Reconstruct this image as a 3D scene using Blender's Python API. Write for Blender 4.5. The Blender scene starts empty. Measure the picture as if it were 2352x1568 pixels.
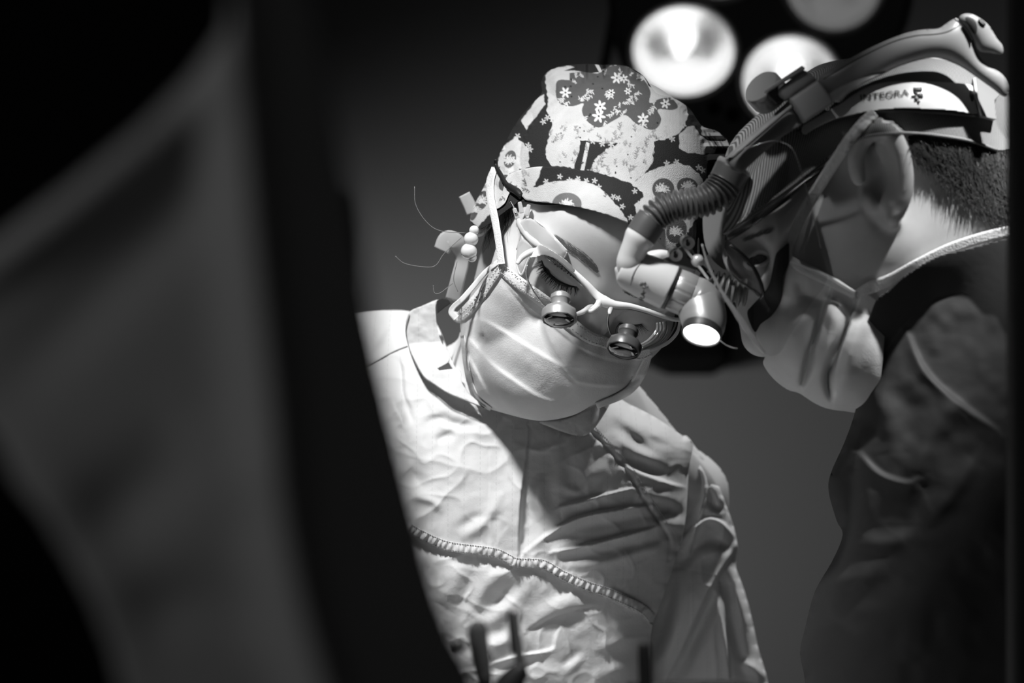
import bpy, bmesh, math, random
import numpy as np
from mathutils import Vector, Matrix
from mathutils.bvhtree import BVHTree

# ------------------------------------------------------------------ camera, world, lights, exposure
F, CX, CY, CH = 5553.3, 1176.0, 784.0, 1.45       # focal length in pixels, principal point, camera height
scene = bpy.context.scene
COL = scene.collection


def P(px, py, d):
    """world point seen at photo pixel (px, py) at distance d in front of the lens"""
    px, py, d = np.asarray(px, float), np.asarray(py, float), np.asarray(d, float)
    return np.stack(np.broadcast_arrays((px - CX) / F * d, d, CH - (py - CY) / F * d), -1)


cam_d = bpy.data.cameras.new('camera')
cam_d.sensor_fit = 'HORIZONTAL'
cam_d.sensor_width = 36.0
cam_d.lens = 85.0
cam_d.clip_start = 0.05
cam = bpy.data.objects.new('camera', cam_d)
COL.objects.link(cam)
cam.location = (0, 0, CH)
cam.rotation_euler = (math.pi / 2, 0, 0)
cam_d.dof.use_dof = True
cam_d.dof.focus_distance = 1.655
cam_d.dof.aperture_fstop = 5.6
scene.camera = cam

world = bpy.data.worlds.new('world')
scene.world = world
world.use_nodes = True
world.node_tree.nodes['Background'].inputs[0].default_value = (1, 1, 1, 1)
world.node_tree.nodes['Background'].inputs[1].default_value = 0.018

vs = scene.view_settings
vs.view_transform = 'Standard'
vs.look = 'None'
vs.gamma = 1.0
vs.use_curve_mapping = False
vs.exposure = 0.5


def spot(name, loc, target, watts, cone, blend=0.5, radius=0.1):
    l = bpy.data.lights.new(name, 'SPOT')
    l.energy, l.spot_size, l.spot_blend, l.shadow_soft_size = watts, math.radians(cone), blend, radius
    o = bpy.data.objects.new(name, l)
    COL.objects.link(o)
    o.location = loc
    o.rotation_euler = (Vector(target) - Vector(loc)).to_track_quat('-Z', 'Y').to_euler()
    return o


spot('operating_lamp_beam', (-0.40, 0.88, 2.80), (-0.03, 1.74, 1.33), 128, 20.5, 0.5, 0.09)
spot('second_lamp_beam', (0.78, 1.02, 2.95), P(2235, 400, 1.52), 215, 5.0, 0.35, 0.04)
spot('field_bounce_spot', (0.05, 0.85, 2.9), (-0.02, 1.36, 1.1), 145, 17, 0.6, 0.12)  # added spot: lights the table sheet so it bounces onto the masks
spot('rear_lamp_beam', (0.60, 2.45, 2.75), (0.17, 1.88, 1.36), 75, 16, 0.6, 0.06)
spot('wall_fill_spot', (-1.05, 2.85, 1.15), (0.0, 3.6, 1.22), 22, 56, 1.0, 0.2)  # unseen spot added to shape the pale pool on the wall
spot('drape_fill_spot', (-1.4, 0.36, 1.95), (-0.12, 0.56, 1.44), 8.0, 50, 1.0, 0.15)  # unseen spot added to brighten the drape from the left


# ------------------------------------------------------------------ materials
MATS = {}


def mat(name, v, rough=0.6, metal=0.0, bump=0.0, bscale=400.0, var=0.0, vscale=30.0, trans=0.0, sss=0.0, spec=0.4,
        emit=0.0, attr=None, weave=0.0, wscale=900.0, alpha=1.0, sheen=0.0, coat=0.0, stripe=None, transl=0.0):
    if name in MATS:
        return MATS[name]
    m = bpy.data.materials.new(name)
    m.use_nodes = True
    nt = m.node_tree
    N, L = nt.nodes, nt.links
    b = N['Principled BSDF']
    b.inputs['Base Color'].default_value = (v, v, v, 1)
    b.inputs['Roughness'].default_value = rough
    b.inputs['Metallic'].default_value = metal
    b.inputs['Specular IOR Level'].default_value = spec
    b.inputs['Transmission Weight'].default_value = trans
    b.inputs['Alpha'].default_value = alpha
    b.inputs['Sheen Weight'].default_value = sheen
    b.inputs['Coat Weight'].default_value = coat
    if sss:
        b.inputs['Subsurface Weight'].default_value = sss
        b.inputs['Subsurface Radius'].default_value = (0.006, 0.006, 0.006)
        b.inputs['Subsurface Scale'].default_value = 1.0
    if emit:
        b.inputs['Emission Color'].default_value = (1, 1, 1, 1)
        b.inputs['Emission Strength'].default_value = emit
    tc = N.new('ShaderNodeTexCoord')
    col = None
    if attr:
        a = N.new('ShaderNodeAttribute')
        a.attribute_name = attr
        col = a.outputs['Color']
    if var:
        n = N.new('ShaderNodeTexNoise')
        n.inputs['Scale'].default_value = vscale
        n.inputs['Detail'].default_value = 4
        L.new(tc.outputs['Object'], n.inputs['Vector'])
        r = N.new('ShaderNodeMapRange')
        r.inputs['From Min'].default_value, r.inputs['From Max'].default_value = 0.3, 0.7
        r.inputs['To Min'].default_value, r.inputs['To Max'].default_value = 1 - var, 1 + var
        L.new(n.outputs['Fac'], r.inputs['Value'])
        mx = N.new('ShaderNodeMix')
        mx.data_type = 'RGBA'
        mx.blend_type = 'MULTIPLY'
        mx.inputs['Factor'].default_value = 1
        if col is not None:
            L.new(col, mx.inputs['A'])
        else:
            mx.inputs['A'].default_value = (v, v, v, 1)
        L.new(r.outputs['Result'], mx.inputs['B'])
        col = mx.outputs['Result']
    if stripe:
        axis, period, duty, dark = stripe
        s = N.new('ShaderNodeSeparateXYZ')
        L.new(tc.outputs['Object'], s.inputs[0])
        m1 = N.new('ShaderNodeMath'); m1.operation = 'DIVIDE'; m1.inputs[1].default_value = period
        L.new(s.outputs[axis], m1.inputs[0])
        m2 = N.new('ShaderNodeMath'); m2.operation = 'FRACT'
        L.new(m1.outputs[0], m2.inputs[0])
        m3 = N.new('ShaderNodeMath'); m3.operation = 'LESS_THAN'; m3.inputs[1].default_value = duty
        L.new(m2.outputs[0], m3.inputs[0])
        d1 = N.new('ShaderNodeMath'); d1.operation = 'DIVIDE'; d1.inputs[1].default_value = period * 0.32
        L.new(s.outputs[2], d1.inputs[0])
        d2 = N.new('ShaderNodeMath'); d2.operation = 'FRACT'
        L.new(d1.outputs[0], d2.inputs[0])
        d3 = N.new('ShaderNodeMath'); d3.operation = 'LESS_THAN'; d3.inputs[1].default_value = 0.6
        L.new(d2.outputs[0], d3.inputs[0])
        d4 = N.new('ShaderNodeMath'); d4.operation = 'MULTIPLY'
        L.new(m3.outputs[0], d4.inputs[0]); L.new(d3.outputs[0], d4.inputs[1])
        mx = N.new('ShaderNodeMix'); mx.data_type = 'RGBA'
        L.new(d4.outputs[0], mx.inputs['Factor'])
        if col is not None:
            L.new(col, mx.inputs['A'])
        else:
            mx.inputs['A'].default_value = (v, v, v, 1)
        mx.inputs['B'].default_value = (v * dark,) * 3 + (1,)
        col = mx.outputs['Result']
    if col is not None:
        L.new(col, b.inputs['Base Color'])
    h = None
    if bump:
        n = N.new('ShaderNodeTexNoise')
        n.inputs['Scale'].default_value = bscale
        n.inputs['Detail'].default_value = 6
        L.new(tc.outputs['Object'], n.inputs['Vector'])
        bp = N.new('ShaderNodeBump')
        bp.inputs['Strength'].default_value = bump
        bp.inputs['Distance'].default_value = 0.001
        L.new(n.outputs['Fac'], bp.inputs['Height'])
        h = bp.outputs['Normal']
    if weave:
        w = N.new('ShaderNodeTexVoronoi')
        w.inputs['Scale'].default_value = wscale
        L.new(tc.outputs['Object'], w.inputs['Vector'])
        bp = N.new('ShaderNodeBump')
        bp.inputs['Strength'].default_value = weave
        bp.inputs['Distance'].default_value = 0.0006
        L.new(w.outputs['Distance'], bp.inputs['Height'])
        if h is not None:
            L.new(h, bp.inputs['Normal'])
        h = bp.outputs['Normal']
    if h is not None:
        L.new(h, b.inputs['Normal'])
    if transl:
        t = N.new('ShaderNodeBsdfTranslucent')
        t.inputs['Color'].default_value = (v, v, v, 1)
        if h is not None:
            L.new(h, t.inputs['Normal'])
        ms = N.new('ShaderNodeMixShader')
        ms.inputs[0].default_value = transl
        L.new(b.outputs[0], ms.inputs[1]); L.new(t.outputs[0], ms.inputs[2])
        L.new(ms.outputs[0], N['Material Output'].inputs['Surface'])
    MATS[name] = m
    return m


def clear_mat(name, tint=0.95, gloss=0.12, rough=0.03, haze=0.0):
    """thin clear plastic: mostly see-through, fresnel reflection, optional milky haze"""
    if name in MATS:
        return MATS[name]
    m = bpy.data.materials.new(name)
    m.use_nodes = True
    N, L = m.node_tree.nodes, m.node_tree.links
    N.remove(N['Principled BSDF'])
    t = N.new('ShaderNodeBsdfTransparent'); t.inputs[0].default_value = (tint, tint, tint, 1)
    g = N.new('ShaderNodeBsdfGlossy'); g.inputs['Roughness'].default_value = rough
    fr = N.new('ShaderNodeFresnel'); fr.inputs['IOR'].default_value = 1.45
    ad = N.new('ShaderNodeMath'); ad.operation = 'MULTIPLY_ADD'
    ad.inputs[1].default_value = 1.0; ad.inputs[2].default_value = gloss
    L.new(fr.outputs[0], ad.inputs[0])
    mx = N.new('ShaderNodeMixShader')
    L.new(ad.outputs[0], mx.inputs[0]); L.new(t.outputs[0], mx.inputs[1]); L.new(g.outputs[0], mx.inputs[2])
    out = mx.outputs[0]
    if haze:
        df = N.new('ShaderNodeBsdfDiffuse'); df.inputs[0].default_value = (0.9, 0.9, 0.9, 1)
        tl = N.new('ShaderNodeBsdfTranslucent'); tl.inputs[0].default_value = (0.9, 0.9, 0.9, 1)
        m1 = N.new('ShaderNodeMixShader'); m1.inputs[0].default_value = 0.5
        L.new(df.outputs[0], m1.inputs[1]); L.new(tl.outputs[0], m1.inputs[2])
        m2 = N.new('ShaderNodeMixShader'); m2.inputs[0].default_value = haze
        L.new(out, m2.inputs[1]); L.new(m1.outputs[0], m2.inputs[2])
        out = m2.outputs[0]
    L.new(out, N['Material Output'].inputs['Surface'])
    MATS[name] = m
    return m


# ------------------------------------------------------------------ objects
def link(name, verts, faces, m=None, parent=None, smooth=True, label=None, cat=None, group=None, kind=None):
    me = bpy.data.meshes.new(name)
    if isinstance(verts, np.ndarray):
        verts = verts.astype(float).tolist()
    if isinstance(faces, np.ndarray):
        faces = faces.tolist()
    me.from_pydata(verts, [], faces)
    me.update()
    if smooth:
        me.shade_smooth()
    if m is not None:
        me.materials.append(m)
    o = bpy.data.objects.new(name, me)
    COL.objects.link(o)
    return tag(o, label, cat, group, kind, parent)


def tag(o, label=None, cat=None, group=None, kind=None, parent=None):
    if parent is not None:
        o.parent = parent
        o.matrix_parent_inverse = parent.matrix_basis.inverted()
    for k, v in (('label', label), ('category', cat), ('group', group), ('kind', kind)):
        if v:
            o[k] = v
    return o


def empty(name, loc, label, cat, group=None):
    o = bpy.data.objects.new(name, None)
    COL.objects.link(o)
    o.location = loc
    o.empty_display_size = 0.02
    return tag(o, label, cat, group)


def bevel_shade(o, width=0.0008, segs=2, angle=35):
    md = o.modifiers.new('bevel', 'BEVEL')
    md.width, md.segments, md.limit_method, md.angle_limit = width, segs, 'ANGLE', math.radians(angle)
    o.data.shade_flat()
    wn = o.modifiers.new('normals', 'WEIGHTED_NORMAL')
    o.data.shade_smooth()
    return o


def bvh_of(o):
    me = o.data
    n = len(me.vertices)
    co = np.empty(n * 3); me.vertices.foreach_get('co', co)
    return BVHTree.FromPolygons(co.reshape(-1, 3).tolist(), [p.vertices[:] for p in me.polygons])


# ------------------------------------------------------------------ curves and polygons in 2-D or 3-D
def cr(pts, n=12, closed=False):
    """Catmull-Rom through pts (any dimension), n samples per span"""
    p = np.asarray(pts, float)
    k = len(p)
    idx = range(k) if closed else range(k - 1)
    out = []
    t = np.linspace(0, 1, n, endpoint=False)[:, None]
    for i in idx:
        if closed:
            a, b, c, d = p[(i - 1) % k], p[i], p[(i + 1) % k], p[(i + 2) % k]
        else:
            b, c = p[i], p[i + 1]
            a = p[i - 1] if i > 0 else 2 * b - c
            d = p[i + 2] if i + 2 < k else 2 * c - b
        out.append(0.5 * (2 * b + (c - a) * t + (2 * a - 5 * b + 4 * c - d) * t ** 2 + (3 * b - a - 3 * c + d) * t ** 3))
    o = np.concatenate(out)
    if not closed:
        o = np.vstack([o, p[-1:]])
    return o


def inside(poly, x, y):
    poly = np.asarray(poly, float)
    r = np.zeros(x.shape, bool)
    xj, yj = poly[-1]
    for xi, yi in poly:
        if yi != yj:
            c = (yi > y) != (yj > y)
            r ^= c & (x < (xj - xi) * (y - yi) / (yj - yi) + xi)
        xj, yj = xi, yi
    return r


def polydist(line, x, y, closed=False):
    """distance to a polyline, arc parameter 0..1, signed side, nearest point"""
    line = np.asarray(line, float)
    if closed:
        line = np.vstack([line, line[:1]])
    seg = np.hypot(*(line[1:] - line[:-1]).T)
    cum = np.concatenate([[0], np.cumsum(seg)])
    best = np.full(x.shape, 1e9); t = np.zeros(x.shape); sd = np.zeros(x.shape)
    nx = np.zeros(x.shape); ny = np.zeros(x.shape)
    for i in range(len(seg)):
        if seg[i] < 1e-9:
            continue
        a, b = line[i], line[i + 1]
        u = (b - a) / seg[i]
        s = np.clip((x - a[0]) * u[0] + (y - a[1]) * u[1], 0, seg[i])
        qx, qy = a[0] + u[0] * s, a[1] + u[1] * s
        dd = np.hypot(x - qx, y - qy)
        m = dd < best
        best = np.where(m, dd, best)
        t = np.where(m, (cum[i] + s) / cum[-1], t)
        sd = np.where(m, np.sign(u[0] * (y - a[1]) - u[1] * (x - a[0])), sd)
        nx = np.where(m, qx, nx); ny = np.where(m, qy, ny)
    return best, t, sd, nx, ny


class Field:
    """a scalar over photo pixels on a coarse grid, sampled bilinearly"""
    def __init__(s, x0, y0, step, a):
        s.x0, s.y0, s.step, s.a = x0, y0, step, a

    def __call__(s, x, y):
        gx = np.clip((np.asarray(x, float) - s.x0) / s.step, 0, s.a.shape[1] - 1.001)
        gy = np.clip((np.asarray(y, float) - s.y0) / s.step, 0, s.a.shape[0] - 1.001)
        i, j = gx.astype(int), gy.astype(int)
        u, v = gx - i, gy - j
        a = s.a
        return (a[j, i] * (1 - u) + a[j, i + 1] * u) * (1 - v) + (a[j + 1, i] * (1 - u) + a[j + 1, i + 1] * u) * v


def gridxy(box, step):
    x0, y0, x1, y1 = box
    xs = np.arange(x0, x1 + step, step); ys = np.arange(y0, y1 + step, step)
    return np.meshgrid(xs, ys)


def inflate(poly, step=8):
    """rounded half thickness (in pixels) of the pillow that fills the outline: a disc gives a hemisphere"""
    poly = np.asarray(poly, float)
    box = (poly[:, 0].min() - 2 * step, poly[:, 1].min() - 2 * step, poly[:, 0].max() + 2 * step, poly[:, 1].max() + 2 * step)
    u = None
    for st in (step * 8, step * 4, step * 2, step):
        X, Y = gridxy(box, st)
        m = inside(poly, X, Y)
        new = np.zeros(X.shape)
        if u is not None:
            new = np.where(m, u(X, Y), 0)
        it = 500 if st == step * 8 else 160
        for _ in range(it):
            n = new.copy()
            n[1:-1, 1:-1] = 0.25 * (new[:-2, 1:-1] + new[2:, 1:-1] + new[1:-1, :-2] + new[1:-1, 2:] + 4 * st * st)
            new = np.where(m, n, 0)
        u = Field(box[0], box[1], st, new)
    return u


def blur(a, n=1):
    for _ in range(n):
        p = np.pad(a, 1, mode='edge')
        a = (p[:-2, 1:-1] + p[2:, 1:-1] + p[1:-1, :-2] + p[1:-1, 2:] + 4 * p[1:-1, 1:-1]) / 8
    return a


def raydepth(bvh, box, step, sm=0, slope=0.0):
    """distance map of a mesh as seen through the lens, holes filled by spreading"""
    X, Y = gridxy(box, step)
    a = np.full(X.shape, np.nan)
    o = Vector((0, 0, CH))
    for j in range(X.shape[0]):
        for i in range(X.shape[1]):
            d = Vector(((X[j, i] - CX) / F, 1.0, -(Y[j, i] - CY) / F))
            h = bvh.ray_cast(o, d)
            if h[0] is not None:
                a[j, i] = h[0].y
    hit = ~np.isnan(a)
    while np.isnan(a).any():
        p = np.pad(a, 1, constant_values=np.nan)
        st = np.stack([p[:-2, 1:-1], p[2:, 1:-1], p[1:-1, :-2], p[1:-1, 2:]])
        cnt = (~np.isnan(st)).sum(0)
        av = np.where(cnt > 0, np.nansum(st, 0) / np.maximum(cnt, 1), np.nan) + slope
        new = np.where(np.isnan(a), av, a)
        if np.isnan(new).sum() == np.isnan(a).sum():
            break
        a = new
    if sm:
        a = blur(a, sm)
    f = Field(box[0], box[1], step, a)
    f.hit = hit
    return f


def sheet_grid(poly, step):
    poly = np.asarray(poly, float)
    box = (poly[:, 0].min() - step, poly[:, 1].min() - step, poly[:, 0].max() + step, poly[:, 1].max() + step)
    X, Y = gridxy(box, step)
    ins = inside(poly, X, Y)
    cell = ins[:-1, :-1].astype(int) + ins[1:, :-1] + ins[:-1, 1:] + ins[1:, 1:]
    use = cell >= 1
    H, W = X.shape
    used = np.zeros((H, W), bool)
    for dj in (0, 1):
        for di in (0, 1):
            used[dj:H - 1 + dj, di:W - 1 + di] |= use
    out = used & ~ins
    _, _, _, nx, ny = polydist(poly, X[out], Y[out], closed=True)
    X = X.copy(); Y = Y.copy()
    X[out] = nx; Y[out] = ny
    idx = -np.ones((H, W), int)
    idx[used] = np.arange(used.sum())
    j, i = np.nonzero(use)
    quads = np.stack([idx[j, i], idx[j + 1, i], idx[j + 1, i + 1], idx[j, i + 1]], 1)
    return X[used], Y[used], quads, out[used]


def sheet(name, poly, dfront, dback, step, m, parent=None, smooth_edge=True, **kw):
    """solid whose outline in the photo is poly, between the front distance map and the back one"""
    x, y, q, _ = sheet_grid(poly, step)
    vf = P(x, y, dfront(x, y))
    vb = P(x, y, dback(x, y))
    n = len(x)
    e = np.concatenate([q[:, [0, 1]], q[:, [1, 2]], q[:, [2, 3]], q[:, [3, 0]]])
    key = e.min(1).astype(np.int64) * (n + 1) + e.max(1)
    u, first, c = np.unique(key, return_index=True, return_counts=True)
    be = e[first[c == 1]]
    side = np.stack([be[:, 1], be[:, 0], be[:, 0] + n, be[:, 1] + n], 1)
    faces = np.concatenate([q, q[:, ::-1] + n, side])
    o = link(name, np.concatenate([vf, vb]), faces, m, parent, **kw)
    o['_n'] = n
    return o, x, y


def folds(x, y, items):
    """cloth displacement towards the lens in mm: (kind, width px, height mm, points); r ridge, s one-sided crease"""
    z = np.zeros(x.shape)
    for kind, w, amp, pts in items:
        line = cr(pts, 6) if len(pts) > 2 else np.asarray(pts, float)
        mnx, mny = line.min(0) - 4 * w; mxx, mxy = line.max(0) + 4 * w
        sel = (x > mnx) & (x < mxx) & (y > mny) & (y < mxy)
        if not sel.any():
            continue
        d, t, sd, _, _ = polydist(line, x[sel], y[sel])
        tap = np.clip(np.sin(np.pi * np.clip(t * 0.92 + 0.04, 0, 1)), 0, 1) ** 0.7
        s = d * sd
        if kind == 'r':
            v = np.exp(-(s / w) ** 2)
        elif kind == 's':
            v = np.where(s > 0, np.exp(-s / (w * 1.6)) , np.exp(-(s / (w * 0.28)) ** 2))
        endd = np.where((t <= 0.001) | (t >= 0.999), np.exp(-(d / w) ** 2), 1)
        z[sel] += amp * v * tap * endd
    return z


def noise2(x, y, scale, seed=0, octaves=3):
    """smooth value noise in -1..1"""
    rng = np.random.RandomState(seed)
    out = np.zeros(np.shape(x)); amp = 1; tot = 0
    for o in range(octaves):
        g = rng.rand(64, 64) * 2 - 1
        sx = np.asarray(x) / scale * 2 ** o; sy = np.asarray(y) / scale * 2 ** o
        i = np.floor(sx).astype(int); j = np.floor(sy).astype(int)
        u = sx - i; v = sy - j
        u = u * u * (3 - 2 * u); v = v * v * (3 - 2 * v)
        a = g[j % 64, i % 64]; b = g[j % 64, (i + 1) % 64]; c = g[(j + 1) % 64, i % 64]; d = g[(j + 1) % 64, (i + 1) % 64]
        out += amp * ((a * (1 - u) + b * u) * (1 - v) + (c * (1 - u) + d * u) * v)
        tot += amp; amp *= 0.5
    return out / tot


# ------------------------------------------------------------------ solids
def frames(pts, hint=None):
    t = np.gradient(pts, axis=0)
    t /= np.linalg.norm(t, axis=1)[:, None] + 1e-12
    nrm = np.zeros_like(pts)
    if hint is not None:
        h = np.asarray(hint, float)
        h = np.broadcast_to(h, pts.shape)
        nrm = h - (h * t).sum(1)[:, None] * t
        nrm /= np.linalg.norm(nrm, axis=1)[:, None] + 1e-12
    else:
        a = np.array([0, 0, 1.0]) if abs(t[0][2]) < 0.9 else np.array([1.0, 0, 0])
        n = a - a.dot(t[0]) * t[0]
        for i in range(len(pts)):
            n = n - n.dot(t[i]) * t[i]
            n /= np.linalg.norm(n) + 1e-12
            nrm[i] = n
    return t, nrm, np.cross(t, nrm)


def sweep_data(pts, ra, rb=None, seg=16, hint=None, power=2.0, caps=True, base=0):
    """tube along 3-D points; ra across the hint direction, rb along it; power > 2 squares the section"""
    pts = np.asarray(pts, float)
    n = len(pts)
    ra = np.broadcast_to(np.asarray(ra, float), (n,))
    rb = ra if rb is None else np.broadcast_to(np.asarray(rb, float), (n,))
    t, u, v = frames(pts, hint)
    a = np.linspace(0, 2 * np.pi, seg, endpoint=False)
    ca, sa = np.cos(a), np.sin(a)
    if power != 2.0:
        ca = np.sign(ca) * np.abs(ca) ** (2 / power); sa = np.sign(sa) * np.abs(sa) ** (2 / power)
    V = pts[:, None] + v[:, None] * (ra[:, None] * ca)[:, :, None] + u[:, None] * (rb[:, None] * sa)[:, :, None]
    V = V.reshape(-1, 3)
    i = np.arange(n - 1)[:, None] * seg; j = np.arange(seg)[None]
    j2 = (j + 1) % seg
    f = np.stack([i + j, i + j2, i + seg + j2, i + seg + j], -1).reshape(-1, 4) + base
    faces = f.tolist()
    if caps:
        faces.append([base + k for k in range(seg)][::-1])
        faces.append([base + (n - 1) * seg + k for k in range(seg)])
    return V, faces


def tube(name, pts, ra, m, parent=None, rb=None, seg=16, hint=None, power=2.0, **kw):
    V, f = sweep_data(pts, ra, rb, seg, hint, power)
    return link(name, V, f, m, parent, **kw)


def ptube(name, pix, m, parent=None, n=10, seg=16, flat=None, power=2.0, hint=(0, -1, 0), **kw):
    """tube through (px, py, d, radius px); flat = thickness ratio towards the lens"""
    c = cr(pix, n) if len(pix) > 2 else np.asarray([np.array(pix[0]) * (1 - t) + np.array(pix[1]) * t for t in np.linspace(0, 1, 4)])
    pts = P(c[:, 0], c[:, 1], c[:, 2])
    r = c[:, 3] * c[:, 2] / F
    return tube(name, pts, r, m, parent, rb=(r * flat if flat else None), seg=seg, hint=(hint if flat else None), power=power, **kw)


def multi_tube(name, paths, m, parent=None, seg=5, **kw):
    """many thin strands in one mesh: paths = list of (points, radii)"""
    V, Fa, b = [], [], 0
    for p, r in paths:
        v, f = sweep_data(p, r, seg=seg, base=b, caps=False)
        V.append(v); Fa += f; b += len(v)
    return link(name, np.concatenate(V), Fa, m, parent, **kw)


def lathe_data(prof, org, axis, seg=40, base=0, squash=None):
    """prof: (along axis, radius)"""
    axis = np.asarray(axis, float); axis = axis / np.linalg.norm(axis)
    a = np.array([0, 0, 1.0]) if abs(axis[2]) < 0.9 else np.array([1.0, 0, 0])
    u = a - a.dot(axis) * axis; u /= np.linalg.norm(u); v = np.cross(axis, u)
    th = np.linspace(0, 2 * np.pi, seg, endpoint=False)
    prof = np.asarray(prof, float)
    V = (np.asarray(org, float) + prof[:, None, :1] * axis
         + prof[:, None, 1:2] * (np.cos(th)[None, :, None] * u + np.sin(th)[None, :, None] * v)).reshape(-1, 3)
    n = len(prof)
    faces = []
    for i in range(n - 1):
        for j in range(seg):
            k = (j + 1) % seg
            faces.append([base + i * seg + j, base + i * seg + k, base + (i + 1) * seg + k, base + (i + 1) * seg + j])
    faces.append([base + j for j in range(seg)][::-1])
    faces.append([base + (n - 1) * seg + j for j in range(seg)])
    return V, faces


def lathe(name, prof, org, axis, m, parent=None, seg=40, bev=0.0, **kw):
    V, f = lathe_data(prof, org, axis, seg)
    o = link(name, V, f, m, parent, **kw)
    if bev:
        bevel_shade(o, bev)
    else:
        o.data.shade_smooth()
        sharp_by_angle(o)
    return o


def sharp_by_angle(o, deg=38):
    bm = bmesh.new(); bm.from_mesh(o.data)
    for e in bm.edges:
        if len(e.link_faces) == 2 and e.calc_face_angle(0) > math.radians(deg):
            e.smooth = False
    bm.to_mesh(o.data); bm.free()


def prism(name, poly, depth, thick, m, parent=None, bev=0.001, rnd=False, tilt=(0, 0), **kw):
    """outline in photo pixels at distance depth (number or map), thick metres deep, bevelled"""
    poly = cr(poly, 6, closed=True) if rnd else np.asarray(poly, float)
    c = poly.mean(0)
    dd = depth(poly[:, 0], poly[:, 1]) if callable(depth) else np.full(len(poly), float(depth))
    dd = dd + tilt[0] * (poly[:, 0] - c[0]) / F + tilt[1] * (poly[:, 1] - c[1]) / F
    a = P(poly[:, 0], poly[:, 1], dd)
    b = a + np.array([0, thick, 0])
    n = len(poly)
    faces = [list(range(n)), list(range(n, 2 * n))[::-1]]
    for i in range(n):
        j = (i + 1) % n
        faces.append([j, i, i + n, j + n])
    o = link(name, np.concatenate([a, b]), faces, m, parent, **kw)
    bm = bmesh.new(); bm.from_mesh(o.data)
    bmesh.ops.recalc_face_normals(bm, faces=bm.faces)
    bm.to_mesh(o.data); bm.free()
    if bev:
        bevel_shade(o, bev)
    return o


def ball(name, c, r, m, parent=None, seg=24, axes=None, **kw):
    th = np.linspace(0, np.pi, seg // 2 + 1)
    prof = np.stack([-np.cos(th), np.maximum(np.sin(th), 1e-4)], 1)
    V, f = lathe_data(prof * r, (0, 0, 0), (0, 0, 1), seg)
    if axes is not None:
        V = V @ np.asarray(axes).T
    return link(name, V + np.asarray(c), f, m, parent, **kw)


# ------------------------------------------------------------------ signed distance modelling
def ax(a0, a1, fine, coarse, lo, hi):
    """axis samples: fine between a0 and a1, growing coarse out to lo and hi"""
    mid = np.arange(a0, a1, fine)
    def grow(start, end, sgn):
        out = []; p = start; s = fine
        while (end - p) * sgn > 0:
            s = min(coarse, s * 1.25); p += sgn * s; out.append(p)
        return out
    return np.array(grow(a0, lo, -1)[::-1] + list(mid) + grow(mid[-1], hi, 1))


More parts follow.
